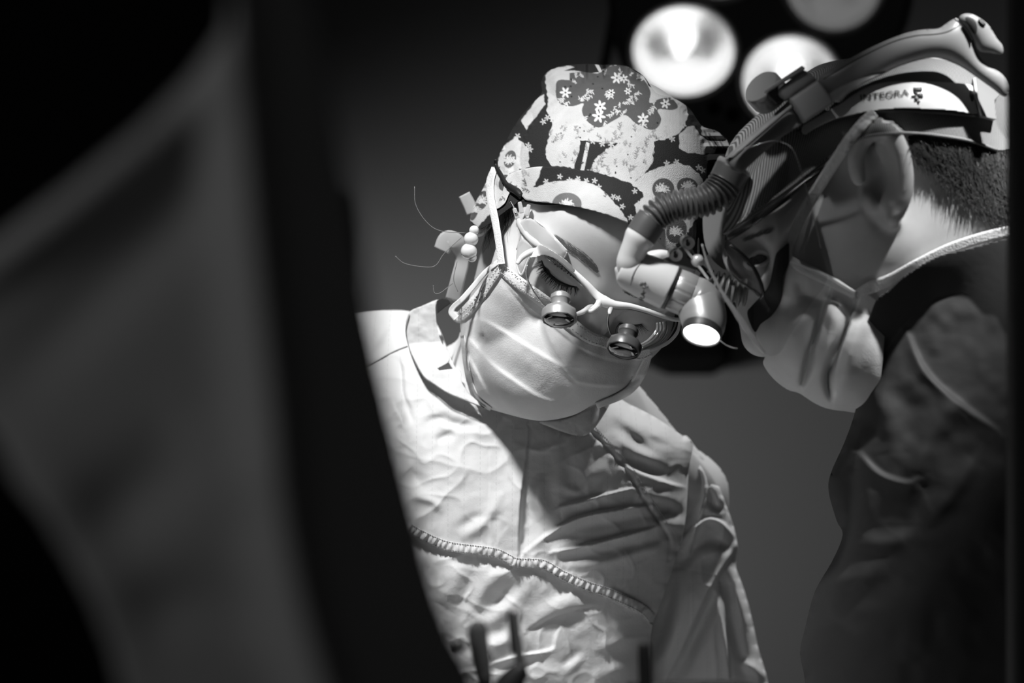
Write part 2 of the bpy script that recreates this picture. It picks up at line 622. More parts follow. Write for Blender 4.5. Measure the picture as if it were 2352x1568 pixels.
class SDF:
    def __init__(s, xs, ys, zs):
        s.ax = (xs, ys, zs)
        s.f = np.full((len(xs), len(ys), len(zs)), 1e3)

    def block(s, c, r):
        sl = []
        for k in range(3):
            a = s.ax[k]
            i0 = max(np.searchsorted(a, c[k] - r) - 1, 0); i1 = min(np.searchsorted(a, c[k] + r) + 1, len(a))
            sl.append(slice(i0, max(i1, i0 + 1)))
        g = np.meshgrid(*[s.ax[k][sl[k]] for k in range(3)], indexing='ij')
        return tuple(sl), np.stack(g, -1)

    def add(s, d, sl, k=0.01):
        a = s.f[sl]
        h = np.clip(0.5 + 0.5 * (a - d) / k, 0, 1)
        s.f[sl] = a * (1 - h) + d * h - k * h * (1 - h)

    def sub(s, d, sl, k=0.01):
        a = s.f[sl]; d = -d
        h = np.clip(0.5 - 0.5 * (a - d) / k, 0, 1)
        s.f[sl] = a * (1 - h) + d * h + k * h * (1 - h)

    def ell(s, c, r, R=None, k=0.01, op='add', reach=None):
        """ellipsoid, R columns = its axes in world"""
        c = np.asarray(c, float); r = np.asarray(r, float)
        sl, g = s.block(c, (reach or (r.max() * 1.6 + 4 * k)))
        q = g - c
        if R is not None:
            q = q @ R
        k0 = np.linalg.norm(q / r, axis=-1); k1 = np.linalg.norm(q / r ** 2, axis=-1) + 1e-9
        getattr(s, op)(k0 * (k0 - 1) / k1, sl, k)

    def cap(s, a, b, ra, rb=None, k=0.01, op='add', reach=None):
        a = np.asarray(a, float); b = np.asarray(b, float); rb = ra if rb is None else rb
        sl, g = s.block((a + b) / 2, reach or (np.linalg.norm(b - a) / 2 + max(ra, rb) * 1.5 + 4 * k))
        ab = b - a
        t = np.clip(((g - a) @ ab) / (ab @ ab + 1e-12), 0, 1)
        d = np.linalg.norm(g - a - t[..., None] * ab, axis=-1) - (ra + (rb - ra) * t)
        getattr(s, op)(d, sl, k)

    def mesh(s):
        f = s.f; xs, ys, zs = s.ax
        neg = f < 0
        c = np.zeros(np.array(f.shape) - 1, int)
        for dx in (0, 1):
            for dy in (0, 1):
                for dz in (0, 1):
                    c += neg[dx:f.shape[0] - 1 + dx, dy:f.shape[1] - 1 + dy, dz:f.shape[2] - 1 + dz]
        act = (c > 0) & (c < 8)
        I = np.argwhere(act)
        vid = -np.ones(act.shape, int); vid[act] = np.arange(len(I))
        acc = np.zeros((len(I), 3)); cnt = np.zeros(len(I))
        corners = [(0, 0, 0), (1, 0, 0), (0, 1, 0), (1, 1, 0), (0, 0, 1), (1, 0, 1), (0, 1, 1), (1, 1, 1)]
        for a in corners:
            for axis in range(3):
                if a[axis]:
                    continue
                b = list(a); b[axis] = 1
                ia = I + np.array(a); ib = I + np.array(b)
                fa = f[ia[:, 0], ia[:, 1], ia[:, 2]]; fb = f[ib[:, 0], ib[:, 1], ib[:, 2]]
                m = (fa < 0) != (fb < 0)
                t = np.where(m, fa / np.where(fa == fb, 1, fa - fb), 0)
                pa = np.stack([xs[ia[:, 0]], ys[ia[:, 1]], zs[ia[:, 2]]], 1)
                pb = np.stack([xs[ib[:, 0]], ys[ib[:, 1]], zs[ib[:, 2]]], 1)
                acc += np.where(m[:, None], pa + (pb - pa) * t[:, None], 0); cnt += m
        V = acc / np.maximum(cnt, 1)[:, None]
        faces = []
        for axis in range(3):
            o1, o2 = [k for k in range(3) if k != axis]
            sa = [slice(None)] * 3; sb = [slice(None)] * 3
            sa[axis] = slice(0, -1); sb[axis] = slice(1, None)
            E = np.argwhere(neg[tuple(sa)] != neg[tuple(sb)])
            ok = (E[:, o1] > 0) & (E[:, o2] > 0) & (E[:, o1] < f.shape[o1] - 1) & (E[:, o2] < f.shape[o2] - 1)
            E = E[ok]
            first = neg[E[:, 0], E[:, 1], E[:, 2]]
            q = []
            for d1, d2 in ((1, 1), (0, 1), (0, 0), (1, 0)):
                c2 = E.copy(); c2[:, o1] -= d1; c2[:, o2] -= d2
                q.append(vid[c2[:, 0], c2[:, 1], c2[:, 2]])
            q = np.stack(q, 1)
            flip = first if axis != 1 else ~first
            q = np.where(flip[:, None], q, q[:, ::-1])
            faces.append(q)
        faces = np.concatenate(faces)
        faces = faces[(faces >= 0).all(1)]
        return V, faces


def rotmat(yaw, pitch, roll):
    a, b, c = np.radians([yaw, pitch, roll])
    B = np.array([[np.cos(a), np.sin(a), 0], [np.sin(a), -np.cos(a), 0], [0, 0, 1]]).T
    X = np.array([[1, 0, 0], [0, np.cos(b), -np.sin(b)], [0, np.sin(b), np.cos(b)]])
    R = np.array([[np.cos(c), 0, np.sin(c)], [0, 1, 0], [-np.sin(c), 0, np.cos(c)]])
    return R @ X @ B

# ================================================================== the room
WALLM = mat('wall_paint', .35, rough=.8, bump=.03, bscale=60)
def wall(name, a, b, c, d, m, **kw):
    return link(name, np.array([a, b, c, d]), [[0, 1, 2, 3]], m, smooth=False, kind='structure', **kw)


wall('wall_back', (-3, 3.6, 0), (3, 3.6, 0), (3, 3.6, 3), (-3, 3.6, 3), WALLM, label='plain grey wall behind the two surgeons', cat='wall')
wall('wall_left', (-3, -1, 0), (-3, 3.6, 0), (-3, 3.6, 3), (-3, -1, 3), mat('dark_wall', .06, rough=.8), label='dark side wall left of the table', cat='wall')
wall('wall_right', (3, 3.6, 0), (3, -1, 0), (3, -1, 3), (3, 3.6, 3), mat('dark_wall', .06), label='dark side wall right of the table', cat='wall')
wall('floor', (-3, -1, 0), (3, -1, 0), (3, 3.6, 0), (-3, 3.6, 0), mat('floor_vinyl', .12, rough=.4), label='dark vinyl operating room floor', cat='floor')
wall('ceiling', (-3, 3.6, 3), (3, 3.6, 3), (3, -1, 3), (-3, -1, 3), mat('dark_wall', .06), label='dark operating room ceiling', cat='ceiling')

# operating lamp hanging behind the surgeons
LD = 2.95
LAMP = empty('operating_lamp', P(1690, 60, LD), 'round operating lamp with four glass reflectors behind the surgeons', 'lamp')
HOUSE = mat('lamp_housing', .075, rough=.5)
HOUSEPOLY = cr([(1395, -40), (1405, 60), (1430, 160), (1490, 250), (1580, 310), (1700, 335), (1830, 310), (1960, 230), (2060, 110), (2100, -20), (2090, -200), (1990, -340), (1800, -420), (1620, -400), (1480, -300), (1410, -180)], 4, closed=True)
hu = inflate(HOUSEPOLY, 12)
hou = lambda x, y: LD + .035 - .035 * np.clip(np.sqrt(np.maximum(hu(x, y), 0)) / 120, 0, 1) ** .8


def lampsheet():
    x, y, q, _ = sheet_grid(HOUSEPOLY, 6.0)
    keep = np.ones(len(q), bool)
    cxq, cyq = x[q].mean(1), y[q].mean(1)
    for X0, Y0, rx, ry in REFL:
        keep &= ((cxq - X0) / rx) ** 2 + ((cyq - Y0) / ry) ** 2 > .97
    vf = P(x, y, hou(x, y)); vb = P(x, y, LD + .16 + 0 * x)
    n = len(x)
    e = np.concatenate([q[:, [0, 1]], q[:, [1, 2]], q[:, [2, 3]], q[:, [3, 0]]])
    key = e.min(1).astype(np.int64) * (n + 1) + e.max(1)
    u, first, c = np.unique(key, return_index=True, return_counts=True)
    be = e[first[c == 1]]
    side = np.stack([be[:, 1], be[:, 0], be[:, 0] + n, be[:, 1] + n], 1)
    return link('housing', np.concatenate([vf, vb]), np.concatenate([q[keep], q[:, ::-1] + n, side]), HOUSE, LAMP)


REFL = [(1570, 118, 121, 107), (1816, 188, 115, 108), (1914, -42, 117, 118), (1652, -112, 116, 114)]
lampsheet()
for k, (x, y, rx, ry) in enumerate(REFL):
    lit = (1.1, .95, .16, .12)[k]
    o = empty('reflector', P(x, y, LD), None, None)
    tag(o, None, None, None, None, LAMP)
    c = P(x, y, LD)
    s = LD / F
    def ering(rs, dy):
        th = np.linspace(0, 2 * np.pi, 72, endpoint=False)
        return np.stack([c[0] + rx * s * rs * np.cos(th), np.full(72, c[1] + dy), c[2] + ry * s * rs * np.sin(th)], 1)
    def rings(name, prof, m, cap_last=True):
        V = np.concatenate([ering(r, dy) for r, dy in prof])
        f = [[i * 72 + j, i * 72 + (j + 1) % 72, (i + 1) * 72 + (j + 1) % 72, (i + 1) * 72 + j] for i in range(len(prof) - 1) for j in range(72)]
        if cap_last:
            f.append([(len(prof) - 1) * 72 + j for j in range(72)])
        return link(name, V, f, m, o)
    rings('bowl', [(1.0, .0), (.97, .012), (.9, .03), (.8, .045), (.66, .058), (.5, .068), (.3, .075), (.1, .078)], mat('reflector_foil', .75, rough=.22, metal=.92, bump=1.0, bscale=34))
    rings('rim', [(1.06, .004), (1.05, -.010), (1.01, -.014), (.965, -.010), (.96, .006)], mat('rim_plastic', .62, rough=.35, transl=.35), cap_last=False)
    rings('glass', [(.99, -.006), (.85, -.013), (.6, -.020), (.3, -.024), (.05, -.025)], clear_mat('lamp_glass', .97, .02, .05, haze=.05))
    lathe('bulb', [(-.03, .006), (-.026, .012), (-.01, .0145), (.012, .0145), (.03, .009), (.05, .009)], P(x, y - 26, LD + .028), (0, 1, -.15), mat('bulb_%d' % k, .9, emit=lit), o)
for x, y in ((1640, 248), (1683, 264)):
    lathe('screw_hole', [(-.0035, .0088), (-.0045, .0078), (-.0045, .006), (.006, .0055)], P(x, y, float(hou(np.array([x]), np.array([y]))[0])), (0, 1, 0), mat('hole_black', .004, rough=.9), LAMP, seg=24)
tube('lamp_arm', [P(1690, -300, LD + .12), P(1690, -420, LD + .22), P(1690, -900, LD + .3), P(1690, -2050, LD + .3)], .035, HOUSE, LAMP)
# cable loop left of the lamp
ptube('support_cable', [(1425, -60, 3.1, 16), (1412, 40, 3.1, 15), (1395, 120, 3.1, 13), (1380, 200, 3.12, 12)], mat('cable_grey', .10, rough=.5), LAMP, n=8)
# black unit on the wall behind the woman's chin
MON = empty('equipment_box', P(1590, 850, 3.5), 'black boxy unit on the grey wall below the headlight', 'equipment')
prism('casing', [(1480, 690), (1672, 640), (1690, 700), (1680, 835), (1640, 862), (1540, 862), (1480, 835)], 3.44, .15, mat('unit_black', .006, rough=.7), MON, bev=.012)
prism('screen', [(1500, 706), (1655, 666), (1664, 710), (1656, 815), (1500, 815)], 3.437, .004, mat('unit_screen', .004, rough=.4), MON, bev=.002)
# sheet-covered operating table below the frame
def table():
    x0, x1, y0, y1, z = -.60, .12, .98, 1.60, 1.10
    nx, ny = 60, 40
    V = []; 
    xs = np.linspace(x0 - .04, x1 + .04, nx); ys = np.linspace(y0 - .04, y1 + .04, ny)
    X, Y = np.meshgrid(xs, ys)
    Zt = z + .006 * noise2(X * 1000, Y * 1000, 120, 3)
    drop = np.clip(np.maximum(np.maximum(x0 - X, X - x1), np.maximum(y0 - Y, Y - y1)) / .04, 0, 1)
    Zt = Zt - drop ** .6 * .5
    V = np.stack([X, Y, Zt], -1).reshape(-1, 3)
    f = [[j * nx + i, j * nx + i + 1, (j + 1) * nx + i + 1, (j + 1) * nx + i] for j in range(ny - 1) for i in range(nx - 1)]
    T = empty('operating_table', (0, 1.34, 0), 'operating table under a white sheet below the surgeons', 'table')
    link('sheet', V, f, mat('table_sheet', .55, rough=.8), T)
    lathe('column', [(0, .25), (.03, .24), (.05, .09), (1.05, .08)], (-.22, 1.34, 0), (0, 0, 1), mat('steel', .6, rough=.25, metal=1), T)
    prism('table_top', [(-2000, 2800), (2050, 2800), (2050, 2860), (-2000, 2860)], 1.0, .58, mat('steel', .6), T, bev=.005)


table()

PT = empty('backdrop_panel', (-1.0, 2.6, 0), 'black partition panel behind the drape at the left', 'partition')  # added panel that turns the background black beside the drape
PT['kind'] = MON['kind'] = 'thing'
prism('panel', [(-900, -900), (560, -900), (560, 3800), (-900, 3800)], 2.5, .04, mat('backdrop_black', .006, rough=.8), PT, bev=.004)
tube('panel_foot', [(-1.2, 2.3, .03), (-1.2, 2.75, .03)], .02, mat('backdrop_black', .006), PT)
tube('panel_foot', [(-.45, 2.3, .03), (-.45, 2.75, .03)], .02, mat('backdrop_black', .006), PT)

# ================================================================== soft drape close to the lens, left
DRM = mat('drape_cloth', .34, rough=.75, bump=.05, bscale=80)
DRAPE = empty('surgical_drape', (-.08, .60, 0), 'large out of focus grey drape hanging close at the left', 'drape')
RIDGE = cr([(520, -80), (545, 60), (560, 250), (585, 520), (610, 750), (632, 950), (650, 1150), (685, 1350), (745, 1568), (790, 1700)], 8)
DOUT = np.array([(-140, 640), (0, 545), (170, 420), (330, 290), (440, 180), (520, 70), (530, -20), (535, -120), (660, -120), (690, 0), (715, 130), (745, 290), (775, 440), (805, 600), (830, 730), (860, 860), (890, 980), (915, 1080),
                 (940, 1180), (962, 1270), (990, 1370), (1025, 1460), (1060, 1520), (1090, 1590), (1120, 1700), (330, 1700), (275, 1560), (262, 1500), (215, 1380), (160, 1280), (100, 1180), (40, 1110), (0, 1020), (-140, 830)], float)
DOUT[(DOUT[:, 0] > 600) & (DOUT[:, 1] < 1650), 0] += 28
dru = inflate(DOUT, 16)


def drape_front(x, y):
    d, t, side, nx_, _ = polydist(RIDGE, x, y)
    s = x - np.interp(y, RIDGE[:, 1], RIDGE[:, 0])
    base = .56 + np.where(s < 0, .00003 * np.abs(s), .00006 * s)
    z = 62 * np.exp(-(np.where(s > 0, s / 40, s / 80)) ** 2)              # the ridge
    z += folds(x, y, [('r', 50, 30, [(-140, 700), (0, 600), (170, 470), (330, 340), (440, 240), (515, 130)]), ('r', 80, -14, [(0, 900), (200, 700), (420, 480), (520, 330)]),
                      ('r', 90, 14, [(0, 1000), (100, 1120), (220, 1330), (290, 1500)]), ('r', 90, -16, [(180, 1250), (330, 1120), (450, 1040)]),
                      ('r', 80, 12, [(430, 960), (520, 1080), (600, 1150)]), ('r', 70, -10, [(300, 1420), (450, 1380), (600, 1450)])])
    h = np.sqrt(np.maximum(dru(x, y), 0))
    return base - z * .18 / 1000 + .008 * np.exp(-h / 40)


sheet('drape_panel', DOUT, drape_front, lambda x, y: drape_front(x, y) + .006 + .03 * np.tanh(np.sqrt(np.maximum(dru(x, y), 0)) / 120), 9.0, DRM, DRAPE)
ptube('drape_clip', [(795, 435, .78, 16), (806, 500, .78, 17), (812, 570, .78, 17), (815, 650, .78, 15)], mat('clip_black', .01, rough=.5), DRAPE, n=6, flat=.6)
# stand that carries the drape, under the frame
tube('drape_rail', [(-.085, .62, 1.30), (-.085, .62, .02)], .012, mat('steel', .6, rough=.25, metal=1), DRAPE)
lathe('drape_stand_foot', [(0, .16), (.02, .15), (.03, .02)], (-.085, .62, .0), (0, 0, 1), mat('steel', .6), DRAPE)

# instruments standing up from the table at the bottom edge
STEEL = mat('instrument_steel', .22, rough=.25, metal=.6)
DST = mat('instrument_black', .012, rough=.55, spec=.15)
I1 = empty('retractor_handle', P(1090, 1700, 1.160), 'blurred steel handle with rounded end beside the drape edge', 'instrument')
ptube('paddle', [(1118, 1560, 1.160, 14), (1108, 1510, 1.160, 19), (1100, 1465, 1.160, 22), (1098, 1440, 1.160, 21), (1098, 1424, 1.160, 12)], STEEL, I1, n=8, flat=.5)
ptube('shaft', [(1130, 1760, 1.160, 12), (1122, 1640, 1.160, 13), (1116, 1550, 1.160, 14)], DST, I1, n=8)
ptube('thumb_screw', [(1062, 1492, 1.155, 12), (1056, 1482, 1.155, 14), (1052, 1472, 1.155, 11)], STEEL, I1, n=5)
I2 = empty('instrument_post', P(1190, 1700, 1.180), 'thin upright steel post with black collar in front of the gown', 'instrument')
ptube('rod', [(1202, 1560, 1.180, 13), (1192, 1500, 1.180, 12), (1184, 1440, 1.180, 11), (1180, 1402, 1.180, 10)], STEEL, I2, n=6)
ptube('rod_shadow_side', [(1180, 1500, 1.185, 7), (1174, 1440, 1.185, 7), (1172, 1402, 1.185, 7)], DST, I2, n=6)
ptube('collar', [(1150, 1620, 1.175, 40), (1170, 1575, 1.175, 34), (1190, 1545, 1.175, 24), (1206, 1532, 1.175, 14)], DST, I2, n=6)
I3 = empty('instrument_clamp', P(1480, 1700, 1.200), 'dark clamp bar at the bottom edge before the sleeve', 'instrument')
ptube('clamp_rod', [(1484, 1640, 1.200, 17), (1482, 1560, 1.200, 16), (1480, 1500, 1.200, 15), (1480, 1478, 1.200, 13)], DST, I3, n=6)
ptube('clamp_bar', [(1440, 1590, 1.210, 24), (1560, 1585, 1.210, 22), (1680, 1580, 1.210, 16), (1760, 1590, 1.210, 10)], DST, I3, n=6)
for o, px in ((I1, 1140), (I2, 1150), (I3, 1484)):
    tube('post', [P(px, 1600, 1.160), P(px, 1900, 1.160), np.append(P(px, 1900, 1.160)[:2], 1.115)], .004, DST, o, seg=10)

# ================================================================== masked woman, front view, head bowed
SKIN = mat('skin', 0.60, rough=0.48, bump=0.07, bscale=1300, var=0.05, vscale=60, sss=0.12, spec=0.35)
HAIR = mat('hair', 0.035, rough=0.45)
HAIRL = mat('light_hair', 0.20, rough=0.45)
MW = rotmat(21, 35, 32)
OW = P(1386, 704, 1.655) - MW @ (np.array([0, 95, 22]) / 1000)


def hw(x, y, z):
    """point in the woman's head frame (mm): x towards her left ear, y forward, z up"""
    return OW + MW @ (np.array([x, y, z]) / 1000)


def woman_body():
    c = hw(0, 40, 0)
    S = SDF(ax(c[0] - .125, c[0] + .125, .0019, .03, -0.42, 0.46),
            ax(1.575, 1.75, .0019, .03, 1.5, 2.25),
            ax(c[2] - .15, c[2] + .14, .0019, .03, -0.02, c[2] + .2))
    mm = lambda *r: np.array(r) / 1000
    S.ell(hw(0, -8, 42), mm(71, 96, 80), MW, k=.01, reach=.2)
    S.ell(hw(0, 34, -8), mm(61, 60, 80), MW, k=.03, reach=.2)
    S.ell(hw(0, 52, -52), mm(47, 42, 40), MW, k=.025)
    S.ell(hw(0, 80, -82), mm(20, 16, 15), MW, k=.025)
    for s in (-1, 1):
        S.ell(hw(46 * s, 58, -6), mm(20, 24, 17), MW, k=.022)      # cheekbone
        S.ell(hw(38 * s, 60, -34), mm(20, 26, 26), MW, k=.022)
        S.cap(hw(12 * s, 91, 34), hw(44 * s, 74, 38), .011, .009, k=.016)   # brow
    S.ell(hw(0, 70, 62), mm(50, 28, 34), MW, k=.02)                # forehead
    for s in (-1, 1):
        S.ell(hw(31 * s, 100, 15), mm(22, 20, 14), MW, k=.012, op='sub')
        S.ell(hw(30.5 * s, 78, 15.5), mm(15.5, 13.5, 13), MW, k=.007)     # lowered lid over the eye
        S.cap(hw(19 * s, 84.5, 24), hw(44 * s, 79, 24), .0016, k=.004, op='sub')   # lid crease
        S.cap(hw(17 * s, 88, 8), hw(43 * s, 80.5, 9.5), .0018, k=.004, op='sub')   # where the lids meet
        S.ell(hw(30 * s, 80, 4), mm(16, 9, 5), MW, k=.008)          # lower lid pouch
    S.cap(hw(0, 90, 26), hw(0, 108, -8), .0075, .0095, k=.014)      # nose
    S.ell(hw(0, 110, -14), mm(11, 12, 10), MW, k=.01)
    for s in (-1, 1):
        S.ell(hw(12 * s, 99, -18), mm(8, 11, 8), MW, k=.008)
    S.ell(hw(0, 92, -48), mm(24, 12, 12), MW, k=.015)               # mouth, under the mask
    for s in (-1, 1):                                               # ears
        S.ell(hw(73 * s, -6, 4), mm(6, 18, 31), MW, k=.008)
        S.ell(hw(76 * s, -2, 3), mm(5, 9, 15), MW, k=.004, op='sub')
    # neck, trunk, arms, legs (under the gown)
    nb = P(1185, 1010, 1.83)
    S.cap(hw(0, -22, -42), nb, .056, .062, k=.03)
    t0 = P(1130, 1180, 1.875)
    S.ell(t0, mm(125, 60, 130), k=.05, reach=.4)
    S.ell(P(1100, 1550, 1.885), mm(125, 62, 230), k=.05, reach=.5)
    hip = np.array([-.035, 1.88, 0.95])
    S.ell(hip, mm(125, 70, 140), k=.05, reach=.4)
    for s, sh, el in ((-1, P(720, 930, 1.86), P(675, 1640, 1.86)), (1, P(1570, 1140, 1.905), P(1590, 1660, 1.93))):
        wr = el + np.array([-.05 * s, -.2, -.10])
        S.cap(t0 + np.array([.08 * s, 0, .07]), sh, .045, .032, k=.03)
        S.cap(sh, el, .032, .03, k=.02)
        S.cap(el, wr, .03, .024, k=.02)
        lx = -.035 + .075 * s
        S.cap(hip + np.array([.06 * s, 0, -.05]), np.array([lx, 1.87, .48]), .065, .05, k=.03)
        S.cap(np.array([lx, 1.87, .48]), np.array([lx, 1.88, .07]), .05, .036, k=.03)
        S.cap(np.array([lx, 1.89, .035]), np.array([lx, 1.82, .032]), .032, .028, k=.02)
    V, f = S.mesh()
    return link('person', V, f, SKIN, label='woman in a patterned scrub cap and face mask looking down through loupe glasses', cat='person')


WOMAN = woman_body()
WB = bvh_of(WOMAN)
WHEAD = raydepth(WB, (960, 120, 1720, 1010), 8, slope=.005)


def on(bvh, px, py, lift=0.0, fallback=None):
    """points on the mesh seen at the photo pixels, lifted towards the lens"""
    out = []
    o = Vector((0, 0, CH))
    for x, y in zip(np.atleast_1d(px), np.atleast_1d(py)):
        h = bvh.ray_cast(o, Vector(((x - CX) / F, 1.0, -(y - CY) / F)))
        d = h[0].y if h[0] is not None else (fallback or np.nan)
        out.append(P(x, y, d - lift))
    return np.array(out)


# ------------------------------------------------------------------ scrub cap
def Z1(pts):
    return [(980 + x / 3.1365, 120 + y / 3.1365) for x, y in pts]


CAP = [(1080, 505), (1090, 470), (1112, 428), (1138, 372), (1160, 330), (1182, 288), (1212, 248), (1243, 216), (1243, 188),
       (1256, 166), (1290, 152), (1340, 147), (1385, 149), (1412, 148), (1444, 153), (1478, 174), (1496, 200), (1512, 216), (1548, 226),
       (1582, 248), (1602, 276), (1616, 292), (1648, 302), (1670, 322), (1675, 346), (1668, 372), (1650, 395), (1650, 430), (1652, 480), (1645, 540), (1625, 585),
       (1590, 610), (1545, 585), (1500, 545), (1465, 518), (1420, 498), (1360, 482), (1300, 472), (1240, 470), (1195, 462), (1182, 470), (1160, 486), (1132, 508),
       (1112, 522), (1098, 526)]
CAPS = cr(CAP, 5, closed=True)
CAP_SIL = np.array(CAP[:31] + [(1600, 700), (1500, 900), (1240, 960), (1110, 860), (1075, 600)])
cap_u = inflate(CAP_SIL, 8)
cap_folds = [('s', 16, 7, [(1335, 150), (1420, 165), (1475, 205), (1500, 250), (1505, 290)]),
             ('r', 14, -4, [(1500, 205), (1515, 245), (1530, 280)]),
             ('r', 20, 4, [(1420, 160), (1460, 200), (1478, 245)]),
             ('r', 16, -4, [(1250, 170), (1262, 210), (1250, 260)]),
             ('r', 14, 3, [(1275, 160), (1285, 210), (1270, 260)]),
             ('s', 12, 5, [(1612, 292), (1606, 330), (1618, 370), (1640, 395)]),
             ('r', 10, 3, [(1630, 305), (1640, 340), (1650, 370)]),
             ('r', 8, -3, [(1620, 300), (1632, 340), (1640, 380)]),
             ('r', 12, -3, [(1540, 228), (1548, 260), (1535, 300)]),
             ('r', 18, -3, [(1180, 300), (1215, 330), (1230, 380)]),
             ('r', 12, 2.5, [(1160, 350), (1190, 380), (1200, 420)]),
             ('r', 10, -2.5, [(1240, 230), (1225, 280), (1190, 330)]),
             ('r', 12, 2, [(1440, 300), (1500, 330), (1560, 330)]),
             ('r', 12, -2, [(1250, 330), (1330, 350), (1420, 345)])]


def cap_mid(x, y):
    return 1.735 + (500 - y) * 0.00010 + np.abs(x - 1370) * 0.00003


def cap_front(x, y):
    h = np.sqrt(np.maximum(cap_u(x, y), 0))
    d = cap_mid(x, y) - h * 0.95 * 1.7 / F
    z = folds(x, y, cap_folds) + 1.3 * noise2(x, y, 60, 3) * np.clip(h / 80, 0, 1)
    d = d - z / 1000 * np.clip(h / 60, 0.1, 1)
    return np.minimum(d, WHEAD(x, y) - 0.005)


def cap_back(x, y):
    h = np.sqrt(np.maximum(cap_u(x, y), 0))
    return np.maximum(cap_mid(x, y) + h * 0.8 * 1.75 / F, cap_front(x, y) + 0.002)


class Canvas:
    """print on a fabric: value per half pixel"""
    def __init__(s, box, v):
        s.box = box
        s.a = np.full((int((box[3] - box[1]) * 2) + 2, int((box[2] - box[0]) * 2) + 2), float(v))

    def win(s, x0, y0, x1, y1):
        i0 = max(int((x0 - s.box[0]) * 2) - 1, 0); j0 = max(int((y0 - s.box[1]) * 2) - 1, 0)
        i1 = min(int((x1 - s.box[0]) * 2) + 2, s.a.shape[1]); j1 = min(int((y1 - s.box[1]) * 2) + 2, s.a.shape[0])
        if i1 <= i0 or j1 <= j0:
            return None
        X, Y = np.meshgrid(s.box[0] + np.arange(i0, i1) / 2, s.box[1] + np.arange(j0, j1) / 2)
        return (slice(j0, j1), slice(i0, i1)), X, Y

    def poly(s, pts, v, only=None, jag=0, seed=1):
        p = np.asarray(pts, float)
        w = s.win(*(p.min(0) - 6), *(p.max(0) + 6))
        if w is None:
            return
        sl, X, Y = w
        if jag:
            X = X + jag * noise2(X, Y, 7, seed, 1); Y = Y + jag * noise2(X, Y, 7, seed + 9, 1)
        m = inside(p, X, Y)
        if only is not None:
            m &= np.abs(s.a[sl] - only) < 0.05
        s.a[sl] = np.where(m, v, s.a[sl])

    def ell(s, x, y, rx, ry, ang, v, only=None):
        R = max(rx, ry)
        w = s.win(x - R, y - R, x + R, y + R)
        if w is None:
            return
        sl, X, Y = w
        c, q = math.cos(ang), math.sin(ang)
        u = ((X - x) * c + (Y - y) * q) / rx; t = (-(X - x) * q + (Y - y) * c) / ry
        m = u * u + t * t < 1
        if only is not None:
            m &= np.abs(s.a[sl] - only) < 0.05
        s.a[sl] = np.where(m, v, s.a[sl])

    def flower(s, x, y, r, v, n=5, ang=0.0, only=None, thin=0.36):
        for i in range(n):
            t = ang + i * 2 * math.pi / n
            s.ell(x + math.cos(t) * r * .6, y + math.sin(t) * r * .6, r * .5, r * thin * .6, t, v, only)

    def sprig(s, x, y, r, v, ang, rng, only=None):
        for k in range(6):
            t = ang + rng.uniform(-.5, .5)
            q = r * (k / 5)
            side = 1 if k % 2 else -1
            s.ell(x + math.cos(ang) * q + math.cos(t + side) * r * .22, y + math.sin(ang) * q + math.sin(t + side) * r * .22,
                  r * .24, r * .075, t + side * .8, v, only)
        for k in range(8):
            q = r * k / 7
            s.ell(x + math.cos(ang) * q, y + math.sin(ang) * q, 1.2, .7, ang, v, only)

    def sample(s, x, y):
        return Field(s.box[0], s.box[1], 0.5, s.a)(x, y)

    def soften(s):
        s.a = blur(s.a, 3)
        return s


DK, WH, GY = 0.012, 0.50, 0.08
rng = random.Random(7)


